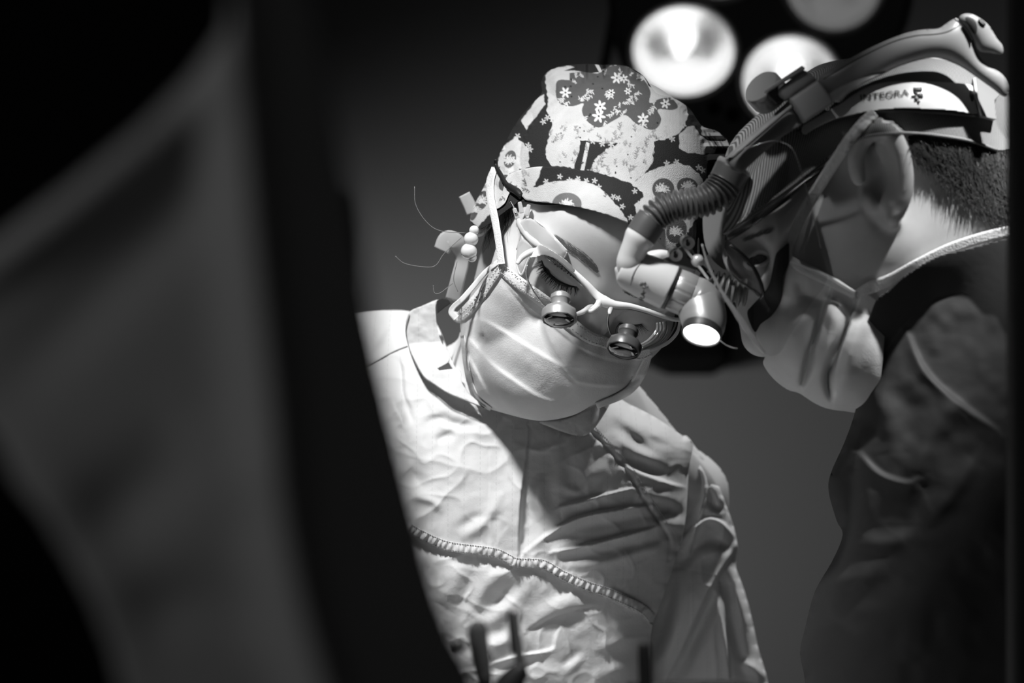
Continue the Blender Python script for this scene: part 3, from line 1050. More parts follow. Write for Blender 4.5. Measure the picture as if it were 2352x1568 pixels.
def print_cap():
    c = Canvas((1040, 130, 1700, 640), DK)
    W = [[(850, 160), (940, 105), (1050, 100), (1150, 140), (1240, 145), (1330, 95), (1450, 105), (1560, 175), (1610, 250), (1700, 270), (1800, 310),
          (1860, 360), (1880, 450), (1860, 530), (1820, 585), (1740, 620), (1640, 640), (1640, 720), (1620, 800), (1580, 860), (1480, 945),
          (1180, 850), (900, 815), (850, 740), (870, 640), (905, 520), (890, 470), (860, 420), (880, 360), (860, 250)],
         [(640, 610), (700, 650), (740, 720), (730, 790), (745, 825), (600, 870), (540, 890), (515, 800), (530, 720), (570, 660)],
         [(840, 305), (850, 380), (800, 450), (720, 555), (680, 500), (750, 400), (800, 330)],
         [(1820, 600), (1870, 540), (1930, 530), (1970, 600), (2050, 640), (2090, 680), (2080, 720), (2000, 735), (1880, 725), (1820, 690)],
         [(1980, 500), (2080, 560), (2180, 640), (2190, 700), (2130, 690), (2060, 620), (1980, 590)],
         [(1480, 950), (1560, 880), (1640, 840), (1720, 815), (1810, 800), (1900, 820), (1980, 900), (2010, 1000), (1990, 1100), (1940, 1200), (1880, 1300),
          (1790, 1400), (1690, 1440), (1600, 1370), (1620, 1040), (1540, 1000)],
         [(520, 780), (600, 880), (610, 1000), (530, 1110), (440, 1180), (370, 1260), (300, 1200), (340, 1090), (400, 960), (460, 850)]]
    for i, w in enumerate(W):
        c.poly(Z1(w), WH, jag=2.2, seed=i)
    c.poly(Z1([(1105, 635), (1200, 640), (1300, 655), (1395, 655), (1300, 695), (1220, 760), (1175, 850), (1060, 835), (1075, 780), (1100, 700)]), DK, jag=1.5)
    c.poly(Z1([(1150, 645), (1175, 655), (1135, 850), (1108, 850)]), WH)
    c.poly(Z1([(985, 135), (1100, 95), (1240, 90), (1260, 140), (1180, 150), (1060, 130)]), DK)
    c.poly(Z1([(1210, 85), (1240, 90), (1265, 140), (1245, 148)]), WH)
    c.poly(Z1([(1030, 150), (1120, 140), (1240, 155), (1200, 175), (1090, 205), (1030, 200)]), GY)
    G = cr(Z1([(930, 270), (950, 200), (1080, 200), (1240, 150), (1330, 98), (1450, 108), (1550, 180), (1612, 280), (1605, 365), (1680, 335), (1760, 330),
               (1810, 390), (1770, 415), (1665, 412), (1690, 480), (1665, 540), (1610, 558), (1510, 515), (1432, 452), (1350, 490), (1240, 542), (1150, 490),
               (1118, 420), (1130, 367), (1060, 387), (980, 382), (940, 340)]), 4, closed=True)
    c.poly(G, GY)
    for x, y, rx, ry in ((600, 770, 42, 65), (400, 1065, 42, 70), (345, 1140, 28, 75), (1705, 985, 80, 78), (1880, 970, 78, 66), (1800, 1285, 72, 92), (560, 940, 40, 60)):
        q = Z1([(x, y)])[0]
        c.ell(q[0], q[1], rx / 3.14, ry / 3.14, .3, 0.07 if y > 900 else GY)
    # sprigs and dots of the print
    r2 = random.Random(3)
    for _ in range(60):
        x, y = r2.uniform(1270, 1560), r2.uniform(150, 300)
        c.sprig(x, y, r2.uniform(8, 16), 0.6, r2.uniform(0, 6.28), r2, only=GY)
    for x, y, r in ((1250, 390, 42), (1240, 460, 45), (1000, 290, 38), (1370, 185, 40), (1720, 370, 34), (1560, 480, 40), (1450, 280, 25), (1330, 290, 25), (1420, 190, 30)):
        q = Z1([(x, y)])[0]
        c.flower(q[0], q[1], r / 3.14, 0.68, 6, r2.uniform(0, 1), only=GY)
        c.ell(q[0], q[1], 2.2, 2.2, 0, DK)
    for _ in range(30):
        x, y = r2.uniform(1290, 1530), r2.uniform(160, 290)
        if abs(c.sample(np.array([x]), np.array([y]))[0] - GY) < .03:
            c.ell(x, y, 2.4, 2, 0, DK)
    for _ in range(70):                                   # grey sprays on the white lobes
        x, y = r2.uniform(1250, 1520), r2.uniform(295, 410)
        c.sprig(x, y, r2.uniform(8, 15), 0.2, r2.uniform(3.6, 5.8), r2, only=WH)
    for _ in range(90):
        x, y = r2.uniform(1100, 1660), r2.uniform(290, 560)
        c.ell(x, y, 1.8, 1.8, 0, DK, only=WH)
    for _ in range(120):                                  # soft grey wash
        x, y = r2.uniform(1120, 1640), r2.uniform(280, 420)
        c.ell(x, y, r2.uniform(3, 6), r2.uniform(2, 4), r2.uniform(0, 3), 0.45, only=WH)
    for x, y in ((870, 470), (910, 490), (840, 500), (655, 605), (730, 670), (745, 700), (1265, 660), (1330, 665), (1390, 655), (1200, 640), (1770, 625), (1960, 830), (1800, 790), (1730, 800),
                 (1990, 850), (1670, 1330), (1720, 1400), (1690, 610), (1850, 525)):
        q = Z1([(x, y)])[0]
        c.flower(q[0], q[1], 7, WH, 5, x)
        c.ell(q[0], q[1], 1.5, 1.5, 0, 0.3)
    for x, y in ((1700, 980), (1890, 960), (1800, 1290), (400, 1065), (600, 775), (345, 1130)):
        q = Z1([(x, y)])[0]
        for k in range(7):
            c.sprig(q[0] - 2, q[1] + 6, 14, 0.6, -1.5 + (k - 3) * .45, r2, only=0.07 if y > 900 else GY)
    for k in range(4):
        c.poly(Z1([(1990 + k * 36, 560 + k * 22), (2005 + k * 36, 560 + k * 22), (2060 + k * 30, 690), (2045 + k * 30, 690)]), 0.2)
    return c


def paint(o, x, y, canvas):
    v = canvas.sample(x, y)
    v = np.concatenate([v, v])
    a = o.data.color_attributes.new('print', 'FLOAT_COLOR', 'POINT')
    a.data.foreach_set('color', np.stack([v, v, v, np.ones_like(v)], 1).ravel())


CLOTH_PRINT = mat('printed_cotton', 0.6, rough=0.85, attr='print', weave=0.35, wscale=1500, var=0.07, vscale=90)
cap, cx_, cy_ = sheet('scrub_cap', CAPS, cap_front, cap_back, 1.5, CLOTH_PRINT, WOMAN, label='dark scrub cap printed with pale flowers')
CAPCANVAS = print_cap().soften()
paint(cap, cx_, cy_, CAPCANVAS)

BRIM = cr(Z1([(500, 1125), (545, 1010), (575, 900), (640, 858), (740, 832), (840, 822), (1000, 832), (1200, 868), (1350, 905), (1440, 948), (1540, 1000), (1632, 1050),
              (1690, 1150), (1700, 1260), (1640, 1330), (1540, 1290), (1440, 1228), (1300, 1172), (1100, 1118), (900, 1088), (730, 1068), (690, 1040), (640, 1000), (600, 1010), (560, 1090)]), 5, closed=True)
brim_u = inflate(BRIM, 4)


def brim_front(x, y):
    h = np.sqrt(np.maximum(brim_u(x, y), 0))
    return cap_front(x, y) - 0.0015 - np.minimum(h, 22) * 0.00013 - 0.0006 * noise2(x, y, 40, 5)


def print_brim():
    c = Canvas((1120, 360, 1560, 560), WH)
    c.poly(Z1([(845, 790), (800, 920), (770, 975), (860, 945), (960, 925), (1080, 918), (1190, 945), (1290, 1015), (1370, 1100), (1430, 1180), (1460, 1260), (1560, 1290),
               (1520, 1180), (1500, 1100), (1560, 1040), (1540, 980), (1400, 900), (1200, 840), (1000, 800)]), DK, jag=2)
    for x, y in ((860, 930), (960, 895), (1090, 910), (1150, 925), (1210, 925), (1030, 920), (1240, 970), (1345, 1040), (1380, 1050), (1410, 1110), (1470, 1190), (1500, 1000), (1530, 1090)):
        q = Z1([(x, y)])[0]
        c.flower(q[0], q[1], 6.5, WH, 5, x)
        c.ell(q[0], q[1], 1.4, 1.4, 0, .3)
    q = Z1([(1010, 1095)])[0]
    c.ell(q[0], q[1], 34, 27, 0, 0.13)
    for k in range(7):
        c.sprig(q[0], q[1] + 6, 15, .65, -1.57 + (k - 3) * .42, random.Random(k), only=0.13)
    r2 = random.Random(5)
    for x, y in ((700, 900), (740, 890), (720, 960), (650, 960), (560, 1050), (600, 990), (740, 1000), (1290, 1040), (920, 945)):
        q = Z1([(x, y)])[0]
        c.sprig(q[0], q[1], 14, .06 if y > 950 else .3, r2.uniform(2, 6), r2, only=WH)
    for _ in range(50):
        c.ell(r2.uniform(1180, 1500), r2.uniform(380, 520), 2.5, 1.8, r2.uniform(0, 3), .5, only=WH)
    return c


brim, bx_, by_ = sheet('brim', BRIM, brim_front, lambda x, y: cap_front(x, y) + 0.001, 1.5, CLOTH_PRINT, cap)
paint(brim, bx_, by_, print_brim().soften())

# ------------------------------------------------------------------ brows, lashes, hair
def strands(name, roots, tips, bvh, r0, m, parent, lift=0.0012, curl=0.0, seed=0, n=5, fallback=None, liftend=None, kind='stuff'):
    rg = random.Random(seed)
    paths = []
    for (x0, y0), (x1, y1) in zip(roots, tips):
        t = np.linspace(0, 1, n)
        c = rg.uniform(-curl, curl)
        nx, ny = -(y1 - y0), x1 - x0
        px = x0 + (x1 - x0) * t + nx * c * np.sin(np.pi * t); py = y0 + (y1 - y0) * t + ny * c * np.sin(np.pi * t)
        p = on(bvh, px, py, lift, fallback)
        if np.isnan(p).any():
            continue
        if liftend:
            p[:, 1] -= liftend * t ** 1.5
        paths.append((p, r0 * (1 - 0.75 * t)))
    return multi_tube(name, paths, m, parent, seg=4, kind=kind)


def brow(name, mid, half, seed, count, lean):
    rg = random.Random(seed)
    line = cr(mid, 20)
    roots, tips = [], []
    for _ in range(count):
        t = rg.random()
        i = min(int(t * (len(line) - 1)), len(line) - 2)
        tx, ty = line[i + 1] - line[i]
        l = math.hypot(tx, ty); tx /= l; ty /= l
        w = half * (0.35 + 0.65 * math.sin(math.pi * min(1, 0.12 + t * 0.85)))
        o = rg.uniform(-w, w)
        x, y = line[i][0] - ty * o, line[i][1] + tx * o
        L_ = rg.uniform(10, 18)
        a = lean + rg.uniform(-.25, .25)
        dx, dy = -tx * math.cos(a) - -ty * math.sin(a) * -1, -ty * math.cos(a) + -tx * math.sin(a)
        roots.append((x, y)); tips.append((x + dx * L_, y + dy * L_))
    return strands(name, roots, tips, WB, 0.00013, mat('brow_hair', .09, rough=.5), WOMAN, 0.0006, 0.1, seed)


brow('eyebrow', [(1283, 552), (1310, 570), (1340, 590), (1362, 610), (1374, 626)], 9, 1, 330, .25)
brow('eyebrow', [(1444, 674), (1462, 678), (1482, 683), (1500, 690)], 6, 2, 90, .2)


def lashes(name, line, n, dirs, length, seed):
    rg = random.Random(seed)
    c = cr(line, 12)
    roots, tips = [], []
    for i in range(n):
        t = i / (n - 1)
        p = c[int(t * (len(c) - 1))]
        a = math.radians(dirs[0] + (dirs[1] - dirs[0]) * t + rg.uniform(-7, 7))
        L_ = length * rg.uniform(.75, 1.1)
        roots.append(p); tips.append((p[0] + math.cos(a) * L_, p[1] + math.sin(a) * L_))
    return strands(name, roots, tips, WB, 0.0003, HAIR, WOMAN, 0.0012, .12, seed, liftend=.003)


def lidline(name, line, r):
    c = cr(line, 8)
    p = on(WB, c[:, 0], c[:, 1], 0.0004)
    t = np.linspace(0, 1, len(p))
    return tube(name, p, r * (0.4 + 0.6 * np.sin(np.pi * t)), HAIR, WOMAN, seg=6)


LE = [(1244, 598), (1252, 618), (1266, 634), (1284, 648), (1304, 656), (1326, 659)]
RE = [(1424, 742), (1440, 747), (1458, 748), (1474, 745)]
lidline('lid_line', LE, .0012)
lidline('lid_line', RE, .0011)
lashes('eyelashes', LE, 46, (160, 85), 21, 1)
lashes('eyelashes', RE, 26, (110, 40), 24, 2)


def temple_hair():
    rg = random.Random(4)
    roots, tips = [], []
    for _ in range(300):
        t = rg.random()
        x, y = 1185 - 75 * t + rg.uniform(-8, 8), 468 + 50 * t + rg.uniform(-8, 8)
        a = math.radians(rg.uniform(100, 150)); L_ = rg.uniform(30, 85)
        roots.append((x, y)); tips.append((x + math.cos(a) * L_, y + math.sin(a) * L_))
    return strands('hair', roots, tips, WB, .00016, HAIR, WOMAN, .0015, .2, 4, n=7)


temple_hair()
for i, pts in enumerate(([(952, 428), (955, 470), (980, 510), (1012, 530), (1070, 535)], [(908, 588), (930, 605), (975, 613), (1001, 609), (1022, 580), (1060, 545)],
                         [(995, 655), (998, 672), (1012, 672), (1040, 650)], [(1050, 600), (1042, 640), (1052, 670)])):
    ptube('stray_hair', [(x, y, 1.70, .9) for x, y in pts], HAIRL, WOMAN, n=8, seg=5)
for x, y, r in ((1089, 529, 11.5), (1082, 549, 17), (1077, 577, 19), (1084, 591, 11)):
    ball('pearl', P(x, y, 1.685), r * 1.685 / F, mat('pearl', 0.75, rough=0.18, coat=.6), WOMAN, seg=28)
TIE = mat('tie_tape', 0.65, rough=.7, transl=.5)
ptube('cap_tie', [(1040, 690, 1.74, 18), (1052, 640, 1.735, 17), (1062, 595, 1.735, 17), (1052, 560, 1.73, 20), (1028, 550, 1.73, 21), (1014, 575, 1.73, 19)], TIE, WOMAN, n=8, seg=8, flat=.12)
ptube('cap_tie', [(1085, 490, 1.745, 14), (1078, 470, 1.745, 15), (1066, 446, 1.745, 14)], TIE, WOMAN, n=6, seg=8, flat=.12)

# ------------------------------------------------------------------ woman's pleated mask
def Z2(pts):
    return [(980 + x / 2.904, 440 + y / 2.904) for x, y in pts]


MASK = cr([(1150, 604), (1172, 622), (1200, 643), (1252, 681), (1290, 712), (1324, 741), (1362, 767), (1392, 774), (1430, 790), (1469, 803), (1499, 792), (1492, 818), (1478, 850), (1462, 878),
        (1440, 900), (1408, 918), (1362, 930), (1325, 950), (1282, 962), (1240, 966), (1205, 961), (1170, 952), (1118, 936), (1094, 914), (1080, 880), (1070, 845), (1062, 800),
        (1057, 742), (1068, 715), (1095, 680), (1125, 640)], 4, closed=True)


def puff(x, y):
    """front of the ellipsoid the mask is stretched over"""
    c = hw(0, 66, -44); r = np.array([53, 60, 62]) / 1000
    o = np.array([0, 0, CH]); d = P(x, y, 1.0) - o
    q = ((o - c) @ MW) / r; e = (d @ MW) / r
    A = (e * e).sum(-1); B = (q * e).sum(-1); C = (q * q).sum() - 1
    disc = B * B - A * C
    t = np.where(disc > 0, (-B - np.sqrt(np.maximum(disc, 0))) / A, 9)
    return t


MASK_SIL = np.array([(1095, 560), (1200, 600), (1400, 690), (1505, 760), (1492, 818), (1478, 850), (1462, 878), (1440, 900), (1408, 918), (1362, 930), (1325, 950), (1282, 962),
                     (1240, 966), (1170, 952), (1118, 936), (1094, 914), (1080, 880), (1070, 845), (1062, 800), (1057, 742), (1060, 640)])
mask_u = inflate(MASK_SIL, 6)
X_, Y_ = gridxy((1000, 540, 1560, 1010), 5)
_m = np.minimum(WHEAD(X_, Y_) - 0.003, puff(X_, Y_))
_h = np.sqrt(np.maximum(mask_u(X_, Y_), 0))
_sil = 1.735 - 0.00020 * (X_ - 1060) * 0 - _h * 1.7 / F * 0.42
_m = np.minimum(_m, np.where(_h > 0, _sil, 9))
_m = np.where(_m > 1.80, 1.775, _m)
_m = blur(_m, 10)
_m = np.minimum(_m, WHEAD(X_, Y_) - 0.0015)
MBASE = Field(1000, 540, 5, _m)
mask_folds = [('s', 22, 2.0, [(1062, 742), (1100, 735), (1150, 760), (1215, 800), (1290, 840), (1370, 850)]),
              ('s', 24, 2.2, [(1058, 760), (1085, 790), (1130, 840), (1185, 880), (1240, 915), (1280, 925)]),
              ('s', 14, 2.6, [(1066, 800), (1090, 850), (1120, 905), (1150, 945)]),
              ('s', 15, 2.5, [(1460, 880), (1400, 885), (1340, 878), (1315, 868), (1290, 840)]),
              ('r', 14, 2.0, [(1310, 900), (1325, 880), (1330, 855)]),
              ('s', 10, -1.6, [(1150, 640), (1200, 700), (1260, 745), (1330, 800), (1390, 825), (1470, 840)]),
              ('r', 22, -2.0, [(1110, 790), (1180, 850), (1240, 890)]),
              ('r', 20, 1.6, [(1100, 830), (1150, 890), (1200, 930)]),
              ('r', 9, 1.4, [(1470, 800), (1460, 850), (1430, 890)])]


def mask_front(x, y):
    return MBASE(x, y) - 0.001 - (folds(x, y, mask_folds) + 0.7 * noise2(x, y, 45, 11)) / 1000


MASKM = mat('mask_fabric', 0.88, rough=.8, bump=.06, bscale=500, weave=.16, wscale=900, var=.05, vscale=50, transl=.30)
BAND = mat('mask_band', 0.86, rough=.75, weave=.45, wscale=800, transl=.25)
mask, _, _ = sheet('face_mask', MASK, mask_front, lambda x, y: mask_front(x, y) + .0008, 3.0, MASKM, WOMAN, label='pleated pale surgical mask')


def strip(name, line, half, fld, lift, thick, m, parent, step=2.5, bulge=0.0, **kw):
    """flat band lying on a distance map; line of (px, py) with half width px"""
    c = cr(line, 8)
    t = np.gradient(c, axis=0); t /= np.linalg.norm(t, axis=1)[:, None]
    nrm = np.stack([-t[:, 1], t[:, 0]], 1)
    hv = np.interp(np.linspace(0, 1, len(c)), np.linspace(0, 1, len(np.atleast_1d(half))), np.atleast_1d(half))
    k = 5
    V = []
    for s in np.linspace(-1, 1, k):
        q = c + nrm * (hv * s)[:, None]
        d = fld(q[:, 0], q[:, 1]) - lift - bulge * (1 - s * s)
        V.append(P(q[:, 0], q[:, 1], d))
    V = np.stack(V, 1)
    n = len(c)
    Fr = V.reshape(-1, 3); Bk = (V + np.array([0, thick, 0])).reshape(-1, 3)
    faces = []
    for i in range(n - 1):
        for j in range(k - 1):
            a = i * k + j
            faces.append([a, a + 1, a + k + 1, a + k]); b = a + n * k
            faces.append([b + k, b + k + 1, b + 1, b])
        for j in (0, k - 1):
            a = i * k + j
            fc = [a, a + k, a + k + n * k, a + n * k]
            faces.append(fc if j == 0 else fc[::-1])
    for i in (0, n - 1):
        faces.append([i * k + j for j in range(k)] + [n * k + i * k + j for j in range(k)][::-1])
    return link(name, np.concatenate([Fr, Bk]), faces, m, parent, **kw)


def mstrip(name, line, half, lift=.0022, **kw):
    return strip(name, line, half, mask_front, lift, .0011, BAND, mask, **kw)


mstrip('nose_band', [(1158, 622), (1205, 660), (1255, 696), (1305, 738), (1350, 772), (1388, 786), (1425, 800), (1466, 815), (1494, 806)], [13, 15, 15, 15, 14, 13, 13, 13, 12], bulge=.0008)
mstrip('side_band', [(1152, 608), (1130, 640), (1105, 676), (1078, 708), (1056, 728), (1040, 722)], [10, 13, 14, 14, 14, 8], bulge=.0008)
mstrip('side_band', [(1490, 815), (1476, 850), (1456, 884), (1425, 908), (1370, 932)], [8, 11, 11, 10, 7])
mstrip('side_band', [(1062, 770), (1070, 830), (1080, 880), (1098, 918), (1128, 940)], [5, 7, 7, 7, 5])
EARF = lambda x, y: np.minimum(np.minimum(WHEAD(x, y), cap_front(x, y)), 1.73)
strip('upper_strap', [(1151, 606), (1146, 560), (1137, 505), (1126, 450), (1126, 415), (1136, 385)], [9, 8, 8.5, 9, 9, 7], EARF, .004, .001, BAND, mask)
strip('loop_strap', [(1048, 730), (1037, 717), (1042, 704), (1062, 686), (1090, 654), (1116, 624), (1146, 600)], [8, 7, 6, 6, 6, 6, 6], lambda x, y: np.minimum(np.minimum(WHEAD(x, y), 1.712), np.where((x > 1060), mask_front(x, y), 9)), .004, .001, mat('mask_binding', .95, rough=.6, transl=.2), mask)
# rows of tiny welds along the bands
def welds(name, line, off, n, r):
    c = cr(line, 12)
    s = np.linspace(0, len(c) - 1, n)
    V, Fa, b = [], [], 0
    t = np.gradient(c, axis=0); t /= np.linalg.norm(t, axis=1)[:, None]
    for k in s:
        i = int(k)
        q = c[i] + np.array([-t[i][1], t[i][0]]) * off
        p = P(q[0], q[1], mask_front(np.array([q[0]]), np.array([q[1]]))[0] - .0044)
        tt = np.array([t[i][0], 0, -t[i][1]]); nn = np.array([-t[i][1], 0, -t[i][0]])
        for a, bb in ((-1, -1), (1, -1), (1, 1), (-1, 1)):
            V.append(p + tt * a * r + nn * bb * r * .6)
        V.append(p + np.array([0, -.0004, 0]))
        Fa += [[b, b + 1, b + 4], [b + 1, b + 2, b + 4], [b + 2, b + 3, b + 4], [b + 3, b, b + 4]]
        b += 5
    return link(name, np.array(V), Fa, mat('weld', .45, rough=.6), mask, kind='stuff', smooth=False)


NB = [(1158, 622), (1205, 660), (1255, 696), (1305, 738), (1350, 772), (1388, 786), (1425, 800), (1466, 815), (1494, 806)]
welds('weld_dots', NB, -9, 58, .0006)
welds('weld_dots', NB, 8, 58, .0006)
SB = [(1152, 608), (1130, 640), (1105, 676), (1078, 708), (1056, 728)]
welds('weld_dots', SB, -5, 22, .0009)
welds('weld_dots', SB, 4, 22, .0009)

# ------------------------------------------------------------------ woman's gown
GOWNM = mat('gown_cotton', 0.66, rough=.75, bump=.12, bscale=260, weave=.18, wscale=1800, var=.03, vscale=20, stripe=(0, .0115, .03, .8), sheen=.1)
PANELM = mat('gown_panel', 0.74, rough=.6, bump=.22, bscale=520, var=.03, vscale=25)
SEAM = [(700, 1130), (820, 1165), (900, 1203), (947, 1231), (990, 1252), (1031, 1266), (1090, 1274), (1136, 1281), (1160, 1292), (1184, 1303), (1241, 1306), (1265, 1318), (1289, 1332), (1340, 1354), (1390, 1371),
        (1425, 1386), (1452, 1398), (1475, 1412), (1489, 1428)]
SEAMC = cr(SEAM, 6)
TORSO_SIL = np.array([(640, 860), (690, 770), (760, 735), (830, 717), (900, 712), (940, 714), (1000, 690), (1100, 700), (1300, 760), (1400, 900), (1440, 925), (1500, 955), (1560, 995), (1590, 1020), (1582, 1080), (1578, 1150),
                      (1572, 1210), (1560, 1260), (1540, 1320), (1520, 1380), (1500, 1430), (1492, 1500), (1490, 1600), (1500, 1900), (640, 1900), (620, 1400), (610, 1100)], float)
torso_u = inflate(TORSO_SIL, 12)
gown_folds = [
    # centre pleat falling from the chin to the seam
    ('s', 16, 7, [(1212, 985), (1205, 1060), (1195, 1140), (1190, 1220), (1188, 1285)]),
    ('r', 22, -5, [(1222, 1080), (1215, 1180), (1205, 1270)]),
    ('r', 16, 5, [(1240, 1100), (1232, 1150), (1250, 1190)]),
    # folds that pull towards the arm
    ('s', 15, 7, [(1285, 1165), (1345, 1150), (1420, 1130), (1475, 1118)]),
    ('s', 15, 8, [(1205, 1270), (1260, 1228), (1330, 1190), (1420, 1172), (1500, 1160)]),
    ('r', 16, -5, [(1260, 1240), (1330, 1212), (1420, 1195), (1500, 1180)]),
    ('s', 14, 7, [(1270, 1268), (1340, 1255), (1420, 1235), (1510, 1210)]),
    ('r', 15, -5, [(1290, 1282), (1370, 1270), (1460, 1250), (1530, 1235)]),
    ('r', 14, 4, [(1300, 1300), (1390, 1290), (1480, 1262), (1540, 1245)]),
    ('r', 20, 4, [(1330, 1120), (1360, 1090), (1400, 1075)]),
    ('r', 26, -4, [(1290, 1060), (1320, 1110), (1310, 1150)]),
    ('r', 18, 3, [(1280, 1030), (1290, 1080), (1280, 1130)]),
    ('r', 10, 2.5, [(1300, 1120), (1330, 1130), (1350, 1112)]),
    # shoulder right of the raglan seam
    ('s', 16, 7, [(1440, 1075), (1490, 1095), (1540, 1112), (1575, 1120)]),
    ('r', 18, -5, [(1430, 1040), (1490, 1075), (1550, 1098)]),
    ('r', 20, 5, [(1400, 945), (1450, 970), (1500, 1000), (1550, 1040)]),
    ('r', 16, -5, [(1410, 970), (1450, 1010), (1500, 1040)]),
    ('r', 14, 4, [(1420, 1000), (1460, 1035), (1520, 1060)]),
    ('r', 12, -3.5, [(1480, 985), (1500, 1010), (1540, 1025)]),
    ('r', 14, 4, [(1460, 1130), (1510, 1140), (1570, 1150)]),
    ('r', 12, -4, [(1500, 1165), (1540, 1170), (1575, 1185)]),
    ('r', 13, 4, [(1490, 1200), (1540, 1205), (1570, 1210)]),
    # left chest and shoulder
    ('s', 16, -7, [(915, 815), (922, 860), (925, 905), (940, 940)]),
    ('r', 12, -4, [(915, 925), (935, 945), (948, 975)]),
    ('r', 12, 3.5, [(890, 900), (915, 950), (935, 990)]),
    ('r', 11, -4, [(985, 968), (1015, 960), (1040, 972), (1090, 978)]),
    ('r', 10, -3.5, [(1000, 1010), (1030, 1000), (1045, 998)]),
    ('r', 8, -3, [(1070, 950), (1100, 948), (1110, 960)]),
    ('r', 30, 3, [(990, 900), (1060, 950), (1140, 1000)]),
    ('r', 22, -3, [(930, 1020), (950, 1080), (940, 1130)]),
    ('r', 16, -4, [(935, 1080), (955, 1100), (975, 1130)]),
    ('r', 10, 3, [(950, 1140), (990, 1150), (1010, 1170)]),
    ('r', 14, -2.5, [(1050, 1210), (1100, 1190), (1150, 1190)]),
    ('r', 14, 3, [(1060, 1240), (1110, 1200), (1150, 1140)]),
    ('r', 20, -3, [(860, 820), (900, 790), (930, 780)]),
    ('r', 14, 4, [(850, 800), (875, 760), (890, 730)]),
    # lower panel
    ('r', 26, 8, [(1080, 1390), (1120, 1340), (1170, 1320), (1220, 1318)]),
    ('r', 20, -6, [(1095, 1420), (1150, 1370), (1200, 1345)]),
    ('r', 18, 6, [(1100, 1440), (1150, 1410), (1190, 1370), (1240, 1330)]),
    ('r', 24, 7, [(1010, 1390), (1040, 1330), (1050, 1290)]),
    ('r', 22, -6, [(1065, 1400), (1085, 1350), (1090, 1310)]),
    ('s', 16, -7, [(1215, 1450), (1260, 1425), (1310, 1405), (1365, 1395)]),
    ('r', 18, 5, [(1235, 1425), (1290, 1392), (1340, 1385)]),
    ('s', 14, 6, [(1130, 1525), (1190, 1508), (1240, 1500), (1272, 1490), (1278, 1465), (1290, 1435)]),
    ('r', 16, -6, [(1130, 1540), (1200, 1525), (1260, 1508)]),
    ('r', 20, 6, [(1080, 1520), (1110, 1490), (1150, 1470), (1210, 1470)]),
    ('r', 16, -5, [(1075, 1500), (1120, 1460), (1180, 1450)]),
    ('r', 12, 3, [(1370, 1490), (1420, 1475), (1455, 1462)]),
    ('r', 10, -3, [(1290, 1535), (1310, 1515), (1330, 1500)]),
    ('r', 10, 3, [(1300, 1545), (1320, 1525), (1340, 1505)]),
    ('r', 12, 2.5, [(1390, 1545), (1430, 1530), (1460, 1520)])]

gown_folds = [(k, w * 1.2, a * .62, p) if np.mean([q[1] for q in p]) > 1310 else (k, w, a, p) for k, w, a, p in gown_folds]


def torso_mid(x, y):
    return 1.843 + 0.00003 * np.maximum(y - 1000, 0)


def torso_front(x, y, fold=True):
    h = np.sqrt(np.maximum(torso_u(x, y), 0))
    d = torso_mid(x, y) - 420 * np.tanh(h / 420) * 0.98 * 1.85 / F
    d = d + 0.00010 * 60 * np.logaddexp(0, (1130 - y) / 60) * np.tanh(h / 150)                     # chest slopes back to the neck
    z = 0
    if fold:
        z = folds(x, y, gown_folds) * 1.0 + (2.2 * noise2(x, y, 120, 21) + 1.0 * noise2(x, y, 46, 8)) + 1.3 * (1 - np.abs(noise2(x * .8 + y * .35, y - x * .25, 95, 33, 2))) ** 6 + 1.1 * (1 - np.abs(noise2(x * .5 + y * .8, y * .5 - x * .8, 70, 35, 2))) ** 8
        sd, t, side, _, _ = polydist(SEAMC, x, y)
        low = (side > 0)
        z = z + np.where(low, -1.5 * np.exp(-sd / 30) , 0)                                  # panel hangs under the yoke
        z = z + np.where(~low, 0.9 * np.exp(-sd / 22) * (0.5 + 0.5 * np.sin(t * 300 + 5 * noise2(x, y, 40, 2))) * (1 + noise2(x, y, 50, 12)), 0)   # gathers above it
        g, gt, gs, _, _ = polydist(RAGLAN, x, y)
        z = z - 3.0 * np.exp(-(g / 4.0) ** 2)
        z = z + 1.2 * np.exp(-(g / 16) ** 2) * np.sin(gt * 60)
        z = z * np.clip(h / 70, 0.05, 1)
    return d - z / 1000


RAGLAN = cr([(1352, 985), (1400, 1035), (1440, 1082), (1475, 1140), (1508, 1190), (1530, 1222), (1540, 1250), (1536, 1285)], 5)
TORSO = np.array([(640, 860), (690, 770), (760, 735), (830, 717), (900, 712), (945, 716), (1000, 740), (1050, 850), (1130, 925), (1250, 965), (1340, 975), (1390, 920), (1412, 908), (1440, 925), (1500, 955), (1560, 995), (1590, 1020),
                  (1582, 1080), (1578, 1150), (1572, 1210), (1560, 1260), (1540, 1320), (1520, 1380), (1500, 1430), (1492, 1500), (1490, 1600), (1495, 1680), (640, 1680), (620, 1400), (610, 1100)], float)
TORSOC = cr(TORSO, 14, closed=True)


def clip_poly(poly, line, keep_above):
    """split a closed outline by a polyline that crosses it (line runs left to right)"""
    y = np.interp(poly[:, 0], line[:, 0], line[:, 1])
    m = poly[:, 1] < y if keep_above else poly[:, 1] >= y
    i = [k for k in range(len(poly)) if m[k] and not m[k - 1]][0]
    p = np.roll(poly, -i, 0); mm = np.roll(m, -i)
    p = p[mm]
    a, b = p[0], p[-1]
    x0, x1 = sorted((a[0], b[0]))
    s = line[(line[:, 0] > x0) & (line[:, 0] < x1)]
    if a[0] < b[0]:
        s = s[::-1]
    return np.vstack([p, s])


